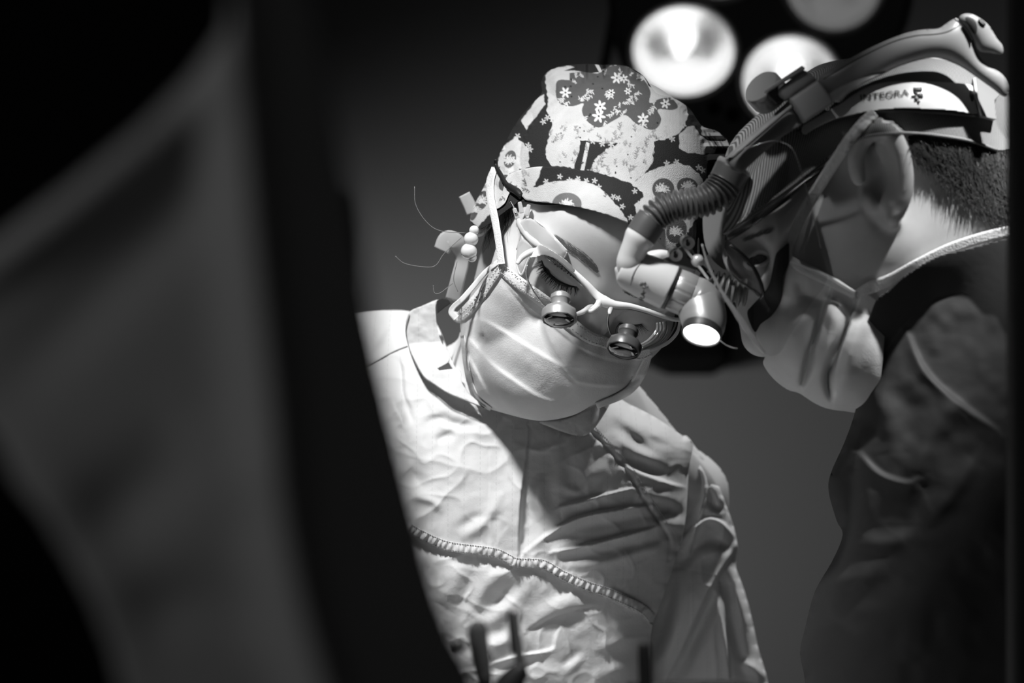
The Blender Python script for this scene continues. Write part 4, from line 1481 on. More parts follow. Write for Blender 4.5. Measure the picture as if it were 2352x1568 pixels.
GOWN = empty('surgical_gown', (0, 1.86, 0.0), None, None)
tag(GOWN, 'pale surgical gown with gathered chest seam', None, None, None, WOMAN)
tback = lambda x, y: torso_mid(x, y) + np.minimum(np.sqrt(np.maximum(torso_u(x, y), 0)), 300) * 0.85 * 1.9 / F
LINEFULL = np.vstack([[500, 1080], SEAMC, [1520, 1445], [1700, 1500]])
sheet('yoke', clip_poly(TORSOC, LINEFULL, True), torso_front, tback, 3.0, GOWNM, GOWN)
sheet('front_panel', clip_poly(TORSOC, LINEFULL, False), torso_front, tback, 3.0, PANELM, GOWN)

# seam band with puckers and stitches
def seam_shift(t_px):
    t = np.gradient(SEAMC, axis=0); t /= np.linalg.norm(t, axis=1)[:, None]
    return SEAMC + np.stack([t[:, 1], -t[:, 0]], 1) * t_px


BANDPOLY = np.vstack([SEAMC[16:], seam_shift(23)[16:][::-1]])


def band_front(x, y):
    sd, t, side, _, _ = polydist(SEAMC, x, y)
    e = np.clip(sd / 23, 0, 1)
    puck = np.sin(t * 2 * np.pi * 62 + 2.2 * noise2(x, y, 30, 4)) * 0.9 + np.sin(t * 2 * np.pi * 38 + 1) * .5
    return torso_front(x, y) - .0022 - (.0012 * np.sin(np.pi * e) * (1 + .8 * puck))


sheet('seam_band', BANDPOLY, band_front, lambda x, y: torso_front(x, y) + .001, 2.2, GOWNM, GOWN)
THREAD = mat('thread', .22, rough=.8)


def stitches(name, line, m, r=.00028, dash=6.0, fld=None, lift=.0004, parent=None):
    seg = np.hypot(*np.diff(line, axis=0).T); cum = np.concatenate([[0], np.cumsum(seg)])
    paths = []
    s = 0
    while s < cum[-1] - dash:
        q = np.linspace(s, s + dash * .62, 3)
        x = np.interp(q, cum, line[:, 0]); y = np.interp(q, cum, line[:, 1])
        d = fld(x, y) - lift
        d[1] -= .0003
        paths.append((P(x, y, d), r)); s += dash
    return multi_tube(name, paths, m, parent, seg=4, kind='stuff')


for off in (3.5, 21):
    stitches('stitching', seam_shift(off)[16:], THREAD, fld=band_front, parent=GOWN)
stitches('stitching', np.array([(p[0] + 16, p[1] - 4) for p in RAGLAN]), mat('pale_thread', .5, rough=.8), fld=torso_front, parent=GOWN)

# standing collar
def collar(name, poly, lift, flare):
    poly = cr(poly, 5, closed=True)
    u = inflate(poly, 4)
    f = lambda x, y: np.minimum(torso_front(x, y, False), 1.79) - lift - flare(x, y) - np.minimum(np.sqrt(np.maximum(u(x, y), 0)), 14) * .00016 - .0012 * noise2(x, y, 30, 6)
    return sheet(name, poly, f, lambda x, y: f(x, y) + .003, 2.5, GOWNM, GOWN)[0], f


_, colf = collar('collar', [(939, 718), (970, 702), (1006, 688), (1000, 706), (1006, 760), (1018, 795), (1033, 828), (1000, 850), (1054, 848), (1062, 880), (1085, 910), (1117, 940), (1065, 917), (1027, 901), (995, 880), (973, 864),
                            (954, 832), (938, 794), (931, 756)], .004, lambda x, y: np.clip((x - 935) / 100, 0, 1) * .012)
collar('collar', [(1410, 908), (1402, 925), (1390, 947), (1368, 980), (1350, 997), (1330, 1001), (1300, 994), (1262, 980), (1240, 968), (1300, 962), (1350, 940), (1380, 922)], .004, lambda x, y: np.clip((1000 - y) / 90, 0, 1) * .02)
ptube('collar_seam', [(x, y, float(colf(np.array([x]), np.array([y]))[0]) - .001, 1.3) for x, y in ((940, 722), (932, 757), (939, 795), (955, 833), (974, 865), (996, 881), (1028, 902), (1066, 918), (1112, 936))], THREAD, GOWN, n=6, seg=6)
ptube('shoulder_seam', [(x, y, float(torso_front(np.array([x]), np.array([y]))[0]) - .0004, 2.0) for x, y in ((835, 845), (860, 832), (890, 815), (915, 803), (936, 795))], THREAD, GOWN, n=6, seg=6)
prism('collar_tag', [(1003, 690), (1016, 684), (1030, 688), (1036, 696), (1024, 704), (1004, 720)], 1.765, .004, mat('black_fabric', .02, rough=.8), GOWN, bev=.0005)

# sleeve on the right of the picture
SLEEVE = cr([(1570, 1000), (1600, 1030), (1640, 1090), (1668, 1160), (1688, 1220), (1694, 1262), (1690, 1300), (1704, 1340), (1722, 1400), (1742, 1490), (1764, 1568), (1775, 1680),
             (1420, 1680), (1430, 1560), (1450, 1440), (1490, 1330), (1520, 1250), (1530, 1150), (1540, 1060)], 4, closed=True)
sleeve_u = inflate(SLEEVE, 8)
sleeve_folds = [('s', 18, 9, [(1600, 1050), (1620, 1120), (1600, 1200), (1580, 1270)]),
                ('r', 18, -7, [(1590, 1060), (1595, 1130), (1585, 1200)]),
                ('r', 20, 7, [(1640, 1110), (1650, 1150), (1640, 1190)]),
                ('s', 14, 9, [(1575, 1230), (1620, 1195), (1655, 1200), (1690, 1235)]),
                ('r', 14, -8, [(1560, 1300), (1600, 1255), (1640, 1240), (1680, 1262)]),
                ('s', 18, 10, [(1690, 1250), (1660, 1300), (1630, 1350), (1600, 1410), (1560, 1500), (1525, 1570)]),
                ('r', 20, -10, [(1660, 1330), (1630, 1390), (1580, 1490), (1545, 1570)]),
                ('r', 26, 9, [(1580, 1310), (1560, 1400), (1530, 1490), (1510, 1560)]),
                ('r', 18, -7, [(1540, 1330), (1530, 1420), (1505, 1500)]),
                ('s', 16, 7, [(1650, 1340), (1652, 1400), (1665, 1480), (1675, 1570)]),
                ('r', 14, -7, [(1668, 1340), (1680, 1420), (1700, 1500), (1715, 1570)]),
                ('r', 12, 6, [(1684, 1300), (1700, 1380), (1715, 1440)]),
                ('r', 12, 5, [(1650, 1060), (1664, 1130), (1676, 1180)]),
                ('r', 10, -5, [(1630, 1130), (1640, 1160), (1665, 1170)]),
                ('r', 12, 5, [(1700, 1520), (1740, 1540), (1760, 1560)])]


def sleeve_mid(x, y):
    return 1.895 + .00004 * (y - 1000)


def sleeve_front(x, y):
    h = np.sqrt(np.maximum(sleeve_u(x, y), 0))
    z = folds(x, y, sleeve_folds) * 1.1 + 2.0 * noise2(x, y, 70, 31) + 3 * (1 - np.abs(noise2(x, y * .55, 80, 36, 2))) ** 6
    return sleeve_mid(x, y) - h * .9 * 1.9 / F - z / 1000 * np.clip(h / 40, .05, 1)


sheet('sleeve', SLEEVE, sleeve_front, lambda x, y: sleeve_mid(x, y) + np.sqrt(np.maximum(sleeve_u(x, y), 0)) * .9 * 1.9 / F, 3.0, GOWNM, GOWN)
LSLEEVE = cr([(720, 775), (650, 815), (595, 920), (568, 1080), (560, 1250), (572, 1450), (590, 1680), (780, 1680), (790, 1400), (790, 1100), (780, 880)], 4, closed=True)
lsl_u = inflate(LSLEEVE, 8)
lsl_f = lambda x, y: 1.85 - np.sqrt(np.maximum(lsl_u(x, y), 0)) * .9 * 1.85 / F - (4 * noise2(x, y, 80, 41)) / 1000 * np.clip(lsl_u(x, y) / 1600, .05, 1)
sheet('sleeve', LSLEEVE, lsl_f, lambda x, y: 1.85 + np.sqrt(np.maximum(lsl_u(x, y), 0)) * .9 * 1.9 / F, 5.0, GOWNM, GOWN)
# the gown below the frame, down to the floor
def skirt(name, top, rx, ry, cx, cy, m, parent, zlo=.03):
    rows = []
    a = np.linspace(0, 2 * np.pi, 96, endpoint=False)
    for k, z in enumerate(np.linspace(top, zlo, 14)):
        g = 1 + .02 * k / 13 * np.sin(a * 9) + .05 * k / 13
        rows.append(np.stack([cx + rx * g * np.cos(a), cy + ry * g * np.sin(a), np.full_like(a, z)], 1))
    V = np.concatenate(rows)
    f = [[i * 96 + j, i * 96 + (j + 1) % 96, (i + 1) * 96 + (j + 1) % 96, (i + 1) * 96 + j] for i in range(13) for j in range(96)]
    return link(name, V, f, m, parent)


skirt('gown_skirt', 1.165, .150, .085, -.035, 1.865, PANELM, GOWN)

# ================================================================== loupe glasses on the woman
GW = mat('white_plastic', .85, rough=.25, spec=.6)
GMET = mat('loupe_grey', .42, rough=.38, metal=.4)
GDARK = mat('loupe_dark', .10, rough=.35, metal=.3)
GCLEAR = clear_mat('lens_clear', .96, .03, .02)
GMILK = clear_mat('shield_plastic', .9, .16, .12, haze=.78)
BLK = mat('black_rubber', .012, rough=.5)
GL = empty('loupe_glasses', OW, 'white framed glasses with two magnifying loupes on the woman', 'glasses')
# the lens plane follows the face: nearest at the bridge
def gd0(px, py):
    """distance of the spectacle front at a pixel: bowed around the face"""
    px = np.asarray(px, float); py = np.asarray(py, float)
    a = ((px - 1386) * .85 + (py - 704) * .52)
    b = ((px - 1386) * -.52 + (py - 704) * .85) / F * 1.63
    s = a / F * 1.63
    return 1.632 + 2.6 * np.where(s < 0, (s * 1.0) ** 2, (s * 1.75) ** 2) - .0 * s - b * .30


def gd(px, py):
    return np.minimum(gd0(px, py), WHEAD(px, py) - .0035)


def gtube(name, pts, r, m=GW, flat=.9, seg=12, n=8, off=0, parent=GL):
    c = [(x, y, float(gd(x, y)) - off, rr) for (x, y), rr in zip(pts, np.broadcast_to(r, (len(pts),)))]
    return ptube(name, c, m, parent, n=n, seg=seg, flat=flat)


# frame: brow bar, bridge, rims
frame_pts = [(1188, 606), (1200, 590), (1222, 578), (1250, 576), (1275, 588), (1310, 617), (1345, 650), (1368, 676), (1388, 692), (1412, 700), (1445, 703), (1480, 712), (1515, 724), (1545, 733), (1562, 734)]
gtube('frame', frame_pts, [4, 7, 8, 7, 6, 6, 7.5, 10, 13, 10, 7.5, 6.5, 6, 5, 5])
gtube('nose_bridge', [(1362, 712), (1372, 702), (1382, 690), (1392, 694), (1402, 704), (1400, 722)], [4, 7, 12, 12, 8, 4])
gtube('nose_bridge', [(1383, 693), (1371, 704), (1358, 714), (1349, 711)], [8, 7, 5, 4])
gtube('lower_rim', [(1364, 676), (1371, 689), (1364, 703), (1348, 712), (1330, 718)], [3, 3, 4, 5, 2.5])
gtube('nose_pad', [(1402, 706), (1396, 728), (1397, 752), (1401, 768)], [3, 2.5, 2.5, 2], m=GCLEAR)
gtube('nose_pad', [(1320, 722), (1338, 716), (1352, 706), (1362, 700)], [4, 6, 6, 3], m=GMILK)
LENSL = cr([(1212, 606), (1222, 588), (1245, 583), (1272, 592), (1310, 625), (1345, 660), (1366, 682), (1366, 700), (1345, 712), (1315, 722), (1285, 724), (1250, 700), (1225, 668), (1210, 635)], 5, closed=True)
LENSR = cr([(1402, 712), (1420, 706), (1460, 712), (1500, 723), (1535, 733), (1552, 738), (1545, 760), (1525, 785), (1490, 800), (1455, 800), (1420, 785), (1402, 765), (1396, 740)], 5, closed=True)
for nm, po in (('lens', LENSL), ('lens', LENSR)):
    sheet(nm, po, lambda x, y: gd(x, y) - .0008, lambda x, y: gd(x, y) + .0008, 5, GCLEAR, GL)
EDGE = clear_mat('lens_edge', .8, .30, .08, haze=.25)
for po in (LENSL, LENSR):
    c = np.vstack([po, po[:1]])
    tube('lens_rim', P(c[:, 0], c[:, 1], gd(c[:, 0], c[:, 1])), .00055, EDGE, GL, seg=6)
# wrap of the right lens towards the temple: stacked clear ribs
for k in range(4):
    gtube('lens_rib', [(1528 - k * 7 + 2, 738 + k), (1532 - k * 8, 758), (1516 - k * 9, 784 - k), (1480 - k * 6, 802 - k * 2)], [2, 3, 3, 2], m=EDGE, off=.001 * k)
gtube('lens_rib', [(1562, 735), (1556, 762), (1535, 786), (1505, 801), (1490, 804)], [3, 4, 4, 4, 3], m=GMILK, off=-.006)
# left hinge: clear side shields and the temple bar that climbs to the cap
sd_ = lambda x, y: gd(x, y) - .004
def shield(name, poly, d0, thick, m):
    po = cr(poly, 5, closed=True)
    u = inflate(po, 3)
    f = lambda x, y: d0(x, y) - np.minimum(np.sqrt(np.maximum(u(x, y), 0)), 16) * .00022
    return sheet(name, po, f, lambda x, y: d0(x, y) + thick, 2.5, m, GL)[0]


hd = lambda x, y: np.minimum(1.646 + (1300 - np.asarray(x, float)) * .00016, WHEAD(x, y) - .0045)
shield('side_shield', [(1186, 512), (1198, 505), (1212, 500), (1228, 506), (1255, 525), (1280, 552), (1303, 577), (1300, 585), (1292, 592), (1278, 586), (1255, 575), (1236, 566), (1222, 560), (1205, 540), (1190, 528)], hd, .004, GMILK)
shield('side_shield', [(1188, 522), (1192, 545), (1186, 572), (1185, 595), (1190, 618), (1197, 631), (1204, 620), (1214, 595), (1224, 575), (1232, 566), (1215, 556), (1203, 545), (1195, 528)], lambda x, y: hd(x, y) + .001, .004, GMILK)
SOLID = mat('milky_plastic', .88, rough=.2, spec=.6, transl=.35)
ptube('temple', [*[(x, y, float(hd(x, y)) - .002, r) for x, y, r in ((1189, 500, 5), (1197, 518, 8), (1210, 536, 9), (1226, 552, 9), (1246, 566, 7), (1262, 576, 4))]], SOLID, GL, n=8, flat=.7)
for x, y, a in ((1196, 476, -.2), (1212, 482, .25), (1185, 490, -.3)):
    c_, s_ = math.cos(a), math.sin(a)
    q = [(x + u * c_ - v * s_, y + u * s_ + v * c_) for u, v in ((-4.5, -13), (4.5, -13), (5.5, 13), (-5.5, 13))]
    prism('hinge_fin', q, float(hd(x, y)) - .004, .006, GMILK, GL, bev=.0006)
for pts in ([(1303, 577), (1280, 552), (1255, 525), (1230, 506)], [(1303, 578), (1292, 592), (1262, 578), (1238, 566)], [(1186, 575), (1185, 600), (1197, 631), (1214, 595), (1234, 565)], [(1189, 522), (1193, 545), (1187, 572)]):
    ptube('shield_edge', [(x, y, float(hd(x, y)) - .0015, 2.2) for x, y in pts], SOLID, GL, n=6, seg=6)
ptube('temple_wire', [(1172, 462, 1.668, 3), (1180, 476, 1.664, 3), (1186, 492, 1.660, 3.5)], mat('steel', .6, rough=.25, metal=1), GL, n=6, seg=8)
FC = cr([(1220, 590), (1230, 570), (1241, 562), (1264, 573), (1296, 594), (1320, 618), (1312, 624), (1282, 598), (1252, 586), (1232, 590)], 4, closed=True)
sheet('hinge_block', FC, lambda x, y: np.minimum(gd(x, y), hd(x, y)) - .0055, lambda x, y: np.minimum(gd(x, y), hd(x, y)) - .002, 2.5, mat('hinge_grey', .5, rough=.3), GL)
# loupes: short neck, flared housing, dark objective
def loupe(name, neck, face, rneck, rface, m, faced, tint):
    A = P(*neck); B = P(*face)
    axis = B - A
    L_ = np.linalg.norm(axis)
    o = empty(name, A, None, None)
    tag(o, None, None, None, None, GL)
    s = A[1] / F
    lathe('eyepiece', [(-.002, rneck * s * .7), (0, rneck * s * 1.05), (.003, rneck * s * 1.08), (.004, rneck * s * .95), (L_ * .55, rneck * s * .92)], A, axis, m, o)
    lathe('housing', [(L_ * .38, rneck * s * .96), (L_ * .45, rface * s * .62), (L_ * .60, rface * s * .96), (L_ * .72, rface * s * 1.02), (L_ * .97, rface * s * 1.0), (L_, rface * s * .95), (L_ * .96, rface * s * .90)], A, axis, m, o, seg=10)
    ax_ = axis / L_
    th = np.linspace(0, 1, 8)
    prof = [(L_ * .93 + .003 * math.cos(t * math.pi / 2) , max(rface * s * .9 * math.sin(t * math.pi / 2), 1e-4)) for t in th]
    lathe('objective_lens', prof, A, axis, tint, o, seg=40)
    return o


OBJ = mat('coated_glass', .01, rough=.03, spec=1.0, coat=1.0)
loupe('loupe', (1288, 680, 1.604), (1284, 736, 1.5955), 22, 41, GMET, None, OBJ)
loupe('loupe', (1444, 756, 1.600), (1431, 806, 1.5915), 22, 40, GDARK, None, OBJ)
# cord of the glasses coming down over the cap
cf = lambda x, y, r: (x, y, float(min(cap_front(np.array([x]), np.array([y]))[0], 1.72)) - .004, r)
ptube('cord', [cf(1139, 366, 5), cf(1140, 382, 5), cf(1150, 400, 5), cf(1160, 418, 5.5), cf(1172, 432, 6), cf(1188, 440, 7), cf(1196, 452, 6)], BLK, GL, n=8, seg=10)
ptube('cord', [cf(1168, 428, 8), cf(1178, 434, 8.5), cf(1190, 442, 9), cf(1197, 450, 7)], BLK, GL, n=6, seg=10)

# ================================================================== masked man in profile on the right
def rax(ux, uy):
    """axes from an image direction: columns along it, across it, and away from the lens"""
    u = np.array([ux, 0, -uy]) / math.hypot(ux, uy)
    return np.stack([u, np.array([-u[2], 0, u[0]]), np.array([0, 1.0, 0])], 1)


EARLINE = [(1972, 412), (1966, 375), (1972, 335), (1990, 308), (2016, 297), (2044, 308), (2062, 338), (2073, 375), (2077, 415), (2073, 450), (2062, 480), (2048, 503)]


def man_body():
    a = P(1630, 1000, 1.53); b = P(2330, 240, 1.53)
    S = SDF(ax(a[0], b[0], .0020, .04, -.05, .75), ax(1.455, 1.60, .0020, .04, 1.40, 1.95), ax(a[2], b[2], .0020, .04, -.02, b[2] + .06))
    mm = lambda *r: np.array(r) / 1000
    A = rax(-.917, .40)
    S.ell(P(1985, 305, 1.572), mm(82, 40, 70), A, k=.01, reach=.2)
    S.ell(P(2060, 360, 1.572), mm(60, 42, 66), A, k=.03, reach=.2)
    S.ell(P(1885, 590, 1.568), mm(66, 44, 58), rax(.6, .8), k=.03, reach=.2)
    S.ell(P(1800, 505, 1.568), mm(34, 30, 52), A, k=.03, reach=.12)
    S.cap(P(2030, 560, 1.535), P(1950, 770, 1.56), .030, .024, k=.03)
    S.ell(P(1900, 790, 1.568), mm(24, 24, 28), k=.025)
    S.cap(P(1722, 650, 1.568), P(1752, 770, 1.568), .011, .014, k=.015)          # nose
    S.ell(P(1835, 640, 1.532), mm(24, 16, 12), rax(-.7, -.5), k=.02)              # cheekbone
    S.cap(P(1700, 545, 1.555), P(1775, 525, 1.530), .008, .008, k=.016)           # brow
    S.ell(P(1722, 592, 1.528), mm(13, 11, 14), rax(.6, .8), k=.010, op='sub')     # eye socket
    S.ell(P(1743, 596, 1.5455), mm(13, 12, 12.5), k=.004)                          # lids
    S.cap(P(1722, 604, 1.535), P(1764, 590, 1.532), .0026, k=.003, op='sub')
    S.cap(P(1775, 575, 1.531), P(1795, 560, 1.527), .0016, k=.004, op='sub')
    S.cap(P(1772, 590, 1.531), P(1798, 585, 1.526), .0014, k=.004, op='sub')
    S.cap(P(2080, 500, 1.575), P(2330, 800, 1.60), .055, .066, k=.03)             # neck
    S.cap(P(2130, 420, 1.565), P(2330, 560, 1.58), .045, .06, k=.03)
    # ear
    S.ell(P(2026, 400, 1.502), mm(13, 25, 8), rax(1, .1), k=.008)
    S.ell(P(2046, 496, 1.499), mm(6, 9, 5), rax(1, -.4), k=.006)
    S.ell(P(2014, 395, 1.490), mm(8, 21, 8), rax(1, .12), k=.003, op='sub')
    S.ell(P(2024, 445, 1.486), mm(7.5, 12, 11), rax(1, .1), k=.003, op='sub')
    hl = cr(EARLINE, 3)
    for i in range(len(hl) - 1):
        t = i / (len(hl) - 1)
        r = .0040 + .0012 * math.sin(math.pi * t)
        d = 1.4905 - .008 * math.sin(math.pi * min(1, t * 1.1))
        S.cap(P(hl[i][0], hl[i][1], d), P(hl[i + 1][0], hl[i + 1][1], d), r, k=.003)
    an = cr([(2024, 330), (2044, 360), (2054, 400), (2052, 440), (2040, 472)], 3)
    for i in range(len(an) - 1):
        S.cap(P(*an[i], 1.4905), P(*an[i + 1], 1.4905), .0035, k=.005)
    S.ell(P(1998, 462, 1.496), mm(4, 7, 5), rax(1, -.3), k=.005)
    # trunk, arms and legs (under the gown)
    ch = np.array([.42, 1.66, 1.25])
    S.ell(ch, mm(140, 95, 170), k=.05, reach=.4)
    S.cap(P(2330, 800, 1.60), ch, .066, .09, k=.04)
    hip = np.array([.46, 1.68, .93])
    S.ell(hip, mm(150, 95, 150), k=.05, reach=.4)
    S.cap(ch, hip, .10, .10, k=.05)
    for dy in (-1, 1):
        sh = ch + np.array([-.02, .10 * dy, .08]); el = sh + np.array([-.10, .02 * dy, -.24])
        S.cap(sh, el, .045, .038, k=.03); S.cap(el, el + np.array([-.12, .0, .02]), .035, .026, k=.02)
        S.cap(hip + np.array([0, .05 * dy, -.05]), np.array([.48, 1.68 + .08 * dy, .48]), .08, .055, k=.03)
        S.cap(np.array([.48, 1.68 + .08 * dy, .48]), np.array([.5, 1.68 + .08 * dy, .07]), .055, .038, k=.03)
        S.cap(np.array([.5, 1.68 + .08 * dy, .035]), np.array([.38, 1.68 + .08 * dy, .032]), .033, .028, k=.02)
    V, f = S.mesh()
    return link('person', V, f, SKIN, label='man in profile with a headlight, mask and ribbed cap bending forward', cat='person')


MAN = man_body()
MB_ = bvh_of(MAN)
MHEAD = raydepth(MB_, (1600, 100, 2360, 1000), 8, slope=.004)
ball('eye', P(1744, 596, 1.5468), .0128, mat('eye_dark', .03, rough=.04, coat=1, spec=.8), MAN, seg=24)
ptube('eyelid', [(1722, 588, 1.534, 3), (1735, 578, 1.5305, 4), (1752, 577, 1.530, 4), (1768, 588, 1.532, 3)], SKIN, MAN, n=6, seg=8)
ptube('eyelid', [(1730, 612, 1.534, 3), (1745, 610, 1.5315, 4), (1760, 602, 1.531, 4), (1768, 592, 1.532, 3)], SKIN, MAN, n=6, seg=8)
strands('eyebrow', [(1700 + i * .55 + (i * 7 % 11), 548 - i * .18 + (i * 5 % 9)) for i in range(110)], [(1716 + i * .55 + (i * 7 % 11), 538 - i * .18 + (i * 5 % 9)) for i in range(110)], MB_, .00012, mat('brow_hair', .09, rough=.5), MAN, .0006, .1, 3)

# ------------------------------------------------------------------ ribbed cap
def ribbed(name, v, dark, period, dirv):
    m = bpy.data.materials.new(name); m.use_nodes = True
    N, L = m.node_tree.nodes, m.node_tree.links
    b = N['Principled BSDF']
    tc = N.new('ShaderNodeTexCoord')
    dp = N.new('ShaderNodeVectorMath'); dp.operation = 'DOT_PRODUCT'
    L.new(tc.outputs['Object'], dp.inputs[0]); dp.inputs[1].default_value = tuple(np.array(dirv) / np.linalg.norm(dirv) * 2 * math.pi / period)
    sn = N.new('ShaderNodeMath'); sn.operation = 'SINE'; L.new(dp.outputs['Value'], sn.inputs[0])
    mr = N.new('ShaderNodeMapRange'); L.new(sn.outputs[0], mr.inputs['Value'])
    mr.inputs['From Min'].default_value = -.7; mr.inputs['From Max'].default_value = .7
    mx = N.new('ShaderNodeMix'); mx.data_type = 'RGBA'
    L.new(mr.outputs['Result'], mx.inputs['Factor'])
    mx.inputs['A'].default_value = (dark,) * 3 + (1,); mx.inputs['B'].default_value = (v,) * 3 + (1,)
    L.new(mx.outputs['Result'], b.inputs['Base Color'])
    b.inputs['Roughness'].default_value = .75
    bp = N.new('ShaderNodeBump'); bp.inputs['Strength'].default_value = .5; bp.inputs['Distance'].default_value = .0006
    L.new(mr.outputs['Result'], bp.inputs['Height']); L.new(bp.outputs['Normal'], b.inputs['Normal'])
    MATS[name] = m
    return m


RIB = ribbed('ribbed_cloth', .42, .09, .0010, (.93, .25, -.28))
MCAP = cr([(1664, 540), (1662, 500), (1660, 440), (1662, 390), (1670, 345), (1700, 300), (1750, 255), (1800, 214), (1850, 168), (1890, 146), (1950, 134), (2020, 128), (2100, 130), (2180, 140), (2250, 160), (2305, 200), (2335, 260),
           (2330, 330), (2290, 345), (2230, 324), (2160, 312), (2100, 306), (2050, 306), (1990, 314), (1950, 332), (1900, 366), (1854, 399), (1814, 430), (1753, 473), (1701, 510)], 4, closed=True)
MCAP_SIL = np.array([(1664, 560), (1662, 500), (1660, 440), (1662, 390), (1670, 345), (1700, 300), (1750, 255), (1800, 214), (1850, 168), (1890, 146), (1950, 134), (2020, 128), (2100, 130), (2180, 140), (2250, 160), (2305, 200), (2335, 260),
                     (2340, 400), (2330, 600), (2100, 700), (1900, 720), (1740, 640)], float)
mcap_u = inflate(MCAP_SIL, 8)
mcap_folds = [('r', 16, 4, [(1960, 240), (2060, 200), (2160, 180), (2250, 190)]), ('r', 14, -4, [(2000, 205), (2080, 180), (2180, 160)]), ('r', 14, 3, [(1950, 345), (2050, 312), (2150, 300)]),
              ('r', 12, 4, [(2080, 285), (2160, 290), (2260, 310)]), ('r', 10, -3, [(2090, 300), (2170, 305), (2260, 325)]), ('r', 10, 3, [(1880, 330), (1940, 295), (1985, 275)]),
              ('s', 10, 3, [(1870, 165), (1910, 150), (1940, 142)])]


def mcap_front(x, y):
    h = np.sqrt(np.maximum(mcap_u(x, y), 0))
    d = 1.572 - h * .95 * 1.52 / F * .42 - .020 * np.tanh(h / 60)
    d = d - folds(x, y, mcap_folds) / 1000 * np.clip(h / 40, 0, 1)
    return np.minimum(d, MHEAD(x, y) - .004)


mcap, _, _ = sheet('scrub_cap', MCAP, mcap_front, lambda x, y: np.maximum(1.572 + np.sqrt(np.maximum(mcap_u(x, y), 0)) * 1.52 / F * .5, mcap_front(x, y) + .002), 3.0, RIB, MAN, label='fine ribbed fabric cap')
EDGE_L = [(1664, 540), (1701, 510), (1753, 473), (1814, 430), (1854, 399), (1900, 366), (1950, 332), (1990, 314), (2050, 306), (2100, 306), (2160, 312), (2230, 324), (2290, 345)]
ptube('cap_hem', [(x, y, float(mcap_front(np.array([x]), np.array([y]))[0]) - .001, 4) for x, y in EDGE_L], RIB, mcap, n=6, seg=8)
# hair on the nape
HB = cr([(2088, 312), (2160, 316), (2240, 330), (2320, 345), (2330, 500), (2290, 505), (2250, 480), (2215, 455), (2180, 430), (2150, 400), (2120, 370), (2098, 345)], 4, closed=True)
sheet('hair_base', HB, lambda x, y: MHEAD(x, y) - .0015, lambda x, y: MHEAD(x, y) + .004, 5, mat('hair_scalp', .02, rough=.9), MAN)
rgm = random.Random(12)
ro, ti = [], []
while len(ro) < 1900:
    x, y = rgm.uniform(2085, 2335), rgm.uniform(308, 520)
    if inside(HB, np.array([x]), np.array([y + rgm.uniform(-22, 6)]))[0]:
        a_ = math.radians(rgm.uniform(35, 95)); l_ = rgm.uniform(16, 34)
        ro.append((x, y)); ti.append((x + math.cos(a_) * l_, y + math.sin(a_) * l_))
strands('hair', ro, ti, MB_, .00026, mat('man_hair', .05, rough=.35), MAN, .002, .15, 5, n=4, liftend=.0025)

# ------------------------------------------------------------------ man's mask
MM = cr([(1822, 590), (1808, 618), (1800, 655), (1794, 690), (1778, 715), (1752, 738), (1737, 765), (1746, 800), (1757, 818), (1753, 836), (1775, 868), (1808, 894), (1836, 903), (1868, 924), (1900, 938),
         (1940, 944), (1975, 944), (2015, 900), (2030, 800), (2030, 720), (2000, 680), (1965, 674), (1900, 638), (1852, 616)], 4, closed=True)
mm_u = inflate(np.array([(1822, 560), (1790, 640), (1737, 765), (1746, 800), (1753, 836), (1775, 868), (1808, 894), (1836, 903), (1868, 924), (1900, 938), (1940, 944), (1985, 944), (2060, 900), (2080, 700), (2000, 600), (1900, 560)], float), 6)
mm_folds = [('s', 12, -4.5, [(1912, 640), (1900, 690), (1880, 750), (1862, 810), (1840, 900)]), ('r', 6, -7, [(1893, 690), (1874, 760), (1860, 810), (1842, 880)]), ('r', 9, -6, [(1864, 800), (1856, 840), (1838, 892)]),
            ('s', 13, -5, [(1968, 680), (1945, 750), (1915, 830), (1900, 870), (1912, 930)]), ('r', 6, -7, [(1948, 740), (1925, 800), (1902, 860), (1908, 920)]), ('r', 10, -7, [(1916, 820), (1903, 860), (1907, 910)]),
            ('r', 20, 3.5, [(1900, 690), (1925, 760), (1885, 850)]), ('r', 20, 3, [(1985, 720), (1960, 800), (1935, 900)]), ('r', 30, 2.5, [(1830, 680), (1815, 760), (1800, 850)]),
            ('r', 14, -2.5, [(1835, 640), (1850, 680), (1890, 690)])]


X_, Y_ = gridxy((1700, 540, 2080, 980), 5)
_h = np.sqrt(np.maximum(mm_u(X_, Y_), 0))
_m = np.minimum(MHEAD(X_, Y_) - .003, np.where(_h > 0, 1.568 - _h * 1.52 / F * 1.25, 9))
_m = blur(np.where(_m > 1.62, 1.575, _m), 12)
MMB = Field(1700, 540, 5, np.minimum(_m, MHEAD(X_, Y_) - .0015))
mmf = lambda x, y: MMB(x, y) - .001 - (1.5 * folds(x, y, mm_folds) + .6 * noise2(x, y, 50, 4)) / 1000
mmask, _, _ = sheet('face_mask', MM, mmf, lambda x, y: mmf(x, y) + .0008, 3.0, MASKM, MAN, label='pleated pale mask hanging over the chin')
strip('side_band', [(1816, 596), (1840, 612), (1880, 632), (1920, 652), (1966, 680)], [8, 13, 13, 12, 9], mmf, .001, .0011, BAND, mmask, bulge=.0008)
tief = lambda x, y: np.minimum(MHEAD(x, y), np.where(y < 430, mcap_front(x, y), 9))
strip('upper_tie', [(1816, 598), (1814, 575), (1824, 535), (1850, 480), (1880, 430), (1915, 375), (1950, 322), (1985, 280), (2010, 258)], [5, 6, 10, 13, 13, 13, 13, 13, 12], lambda x, y: np.minimum(tief(x, y), np.interp(y, [258, 322, 430, 540, 598], [1.486, 1.488, 1.500, 1.512, 1.520])), .004, .001, mat('tie_cloth', .8, rough=.8, weave=.8, wscale=420), mmask)
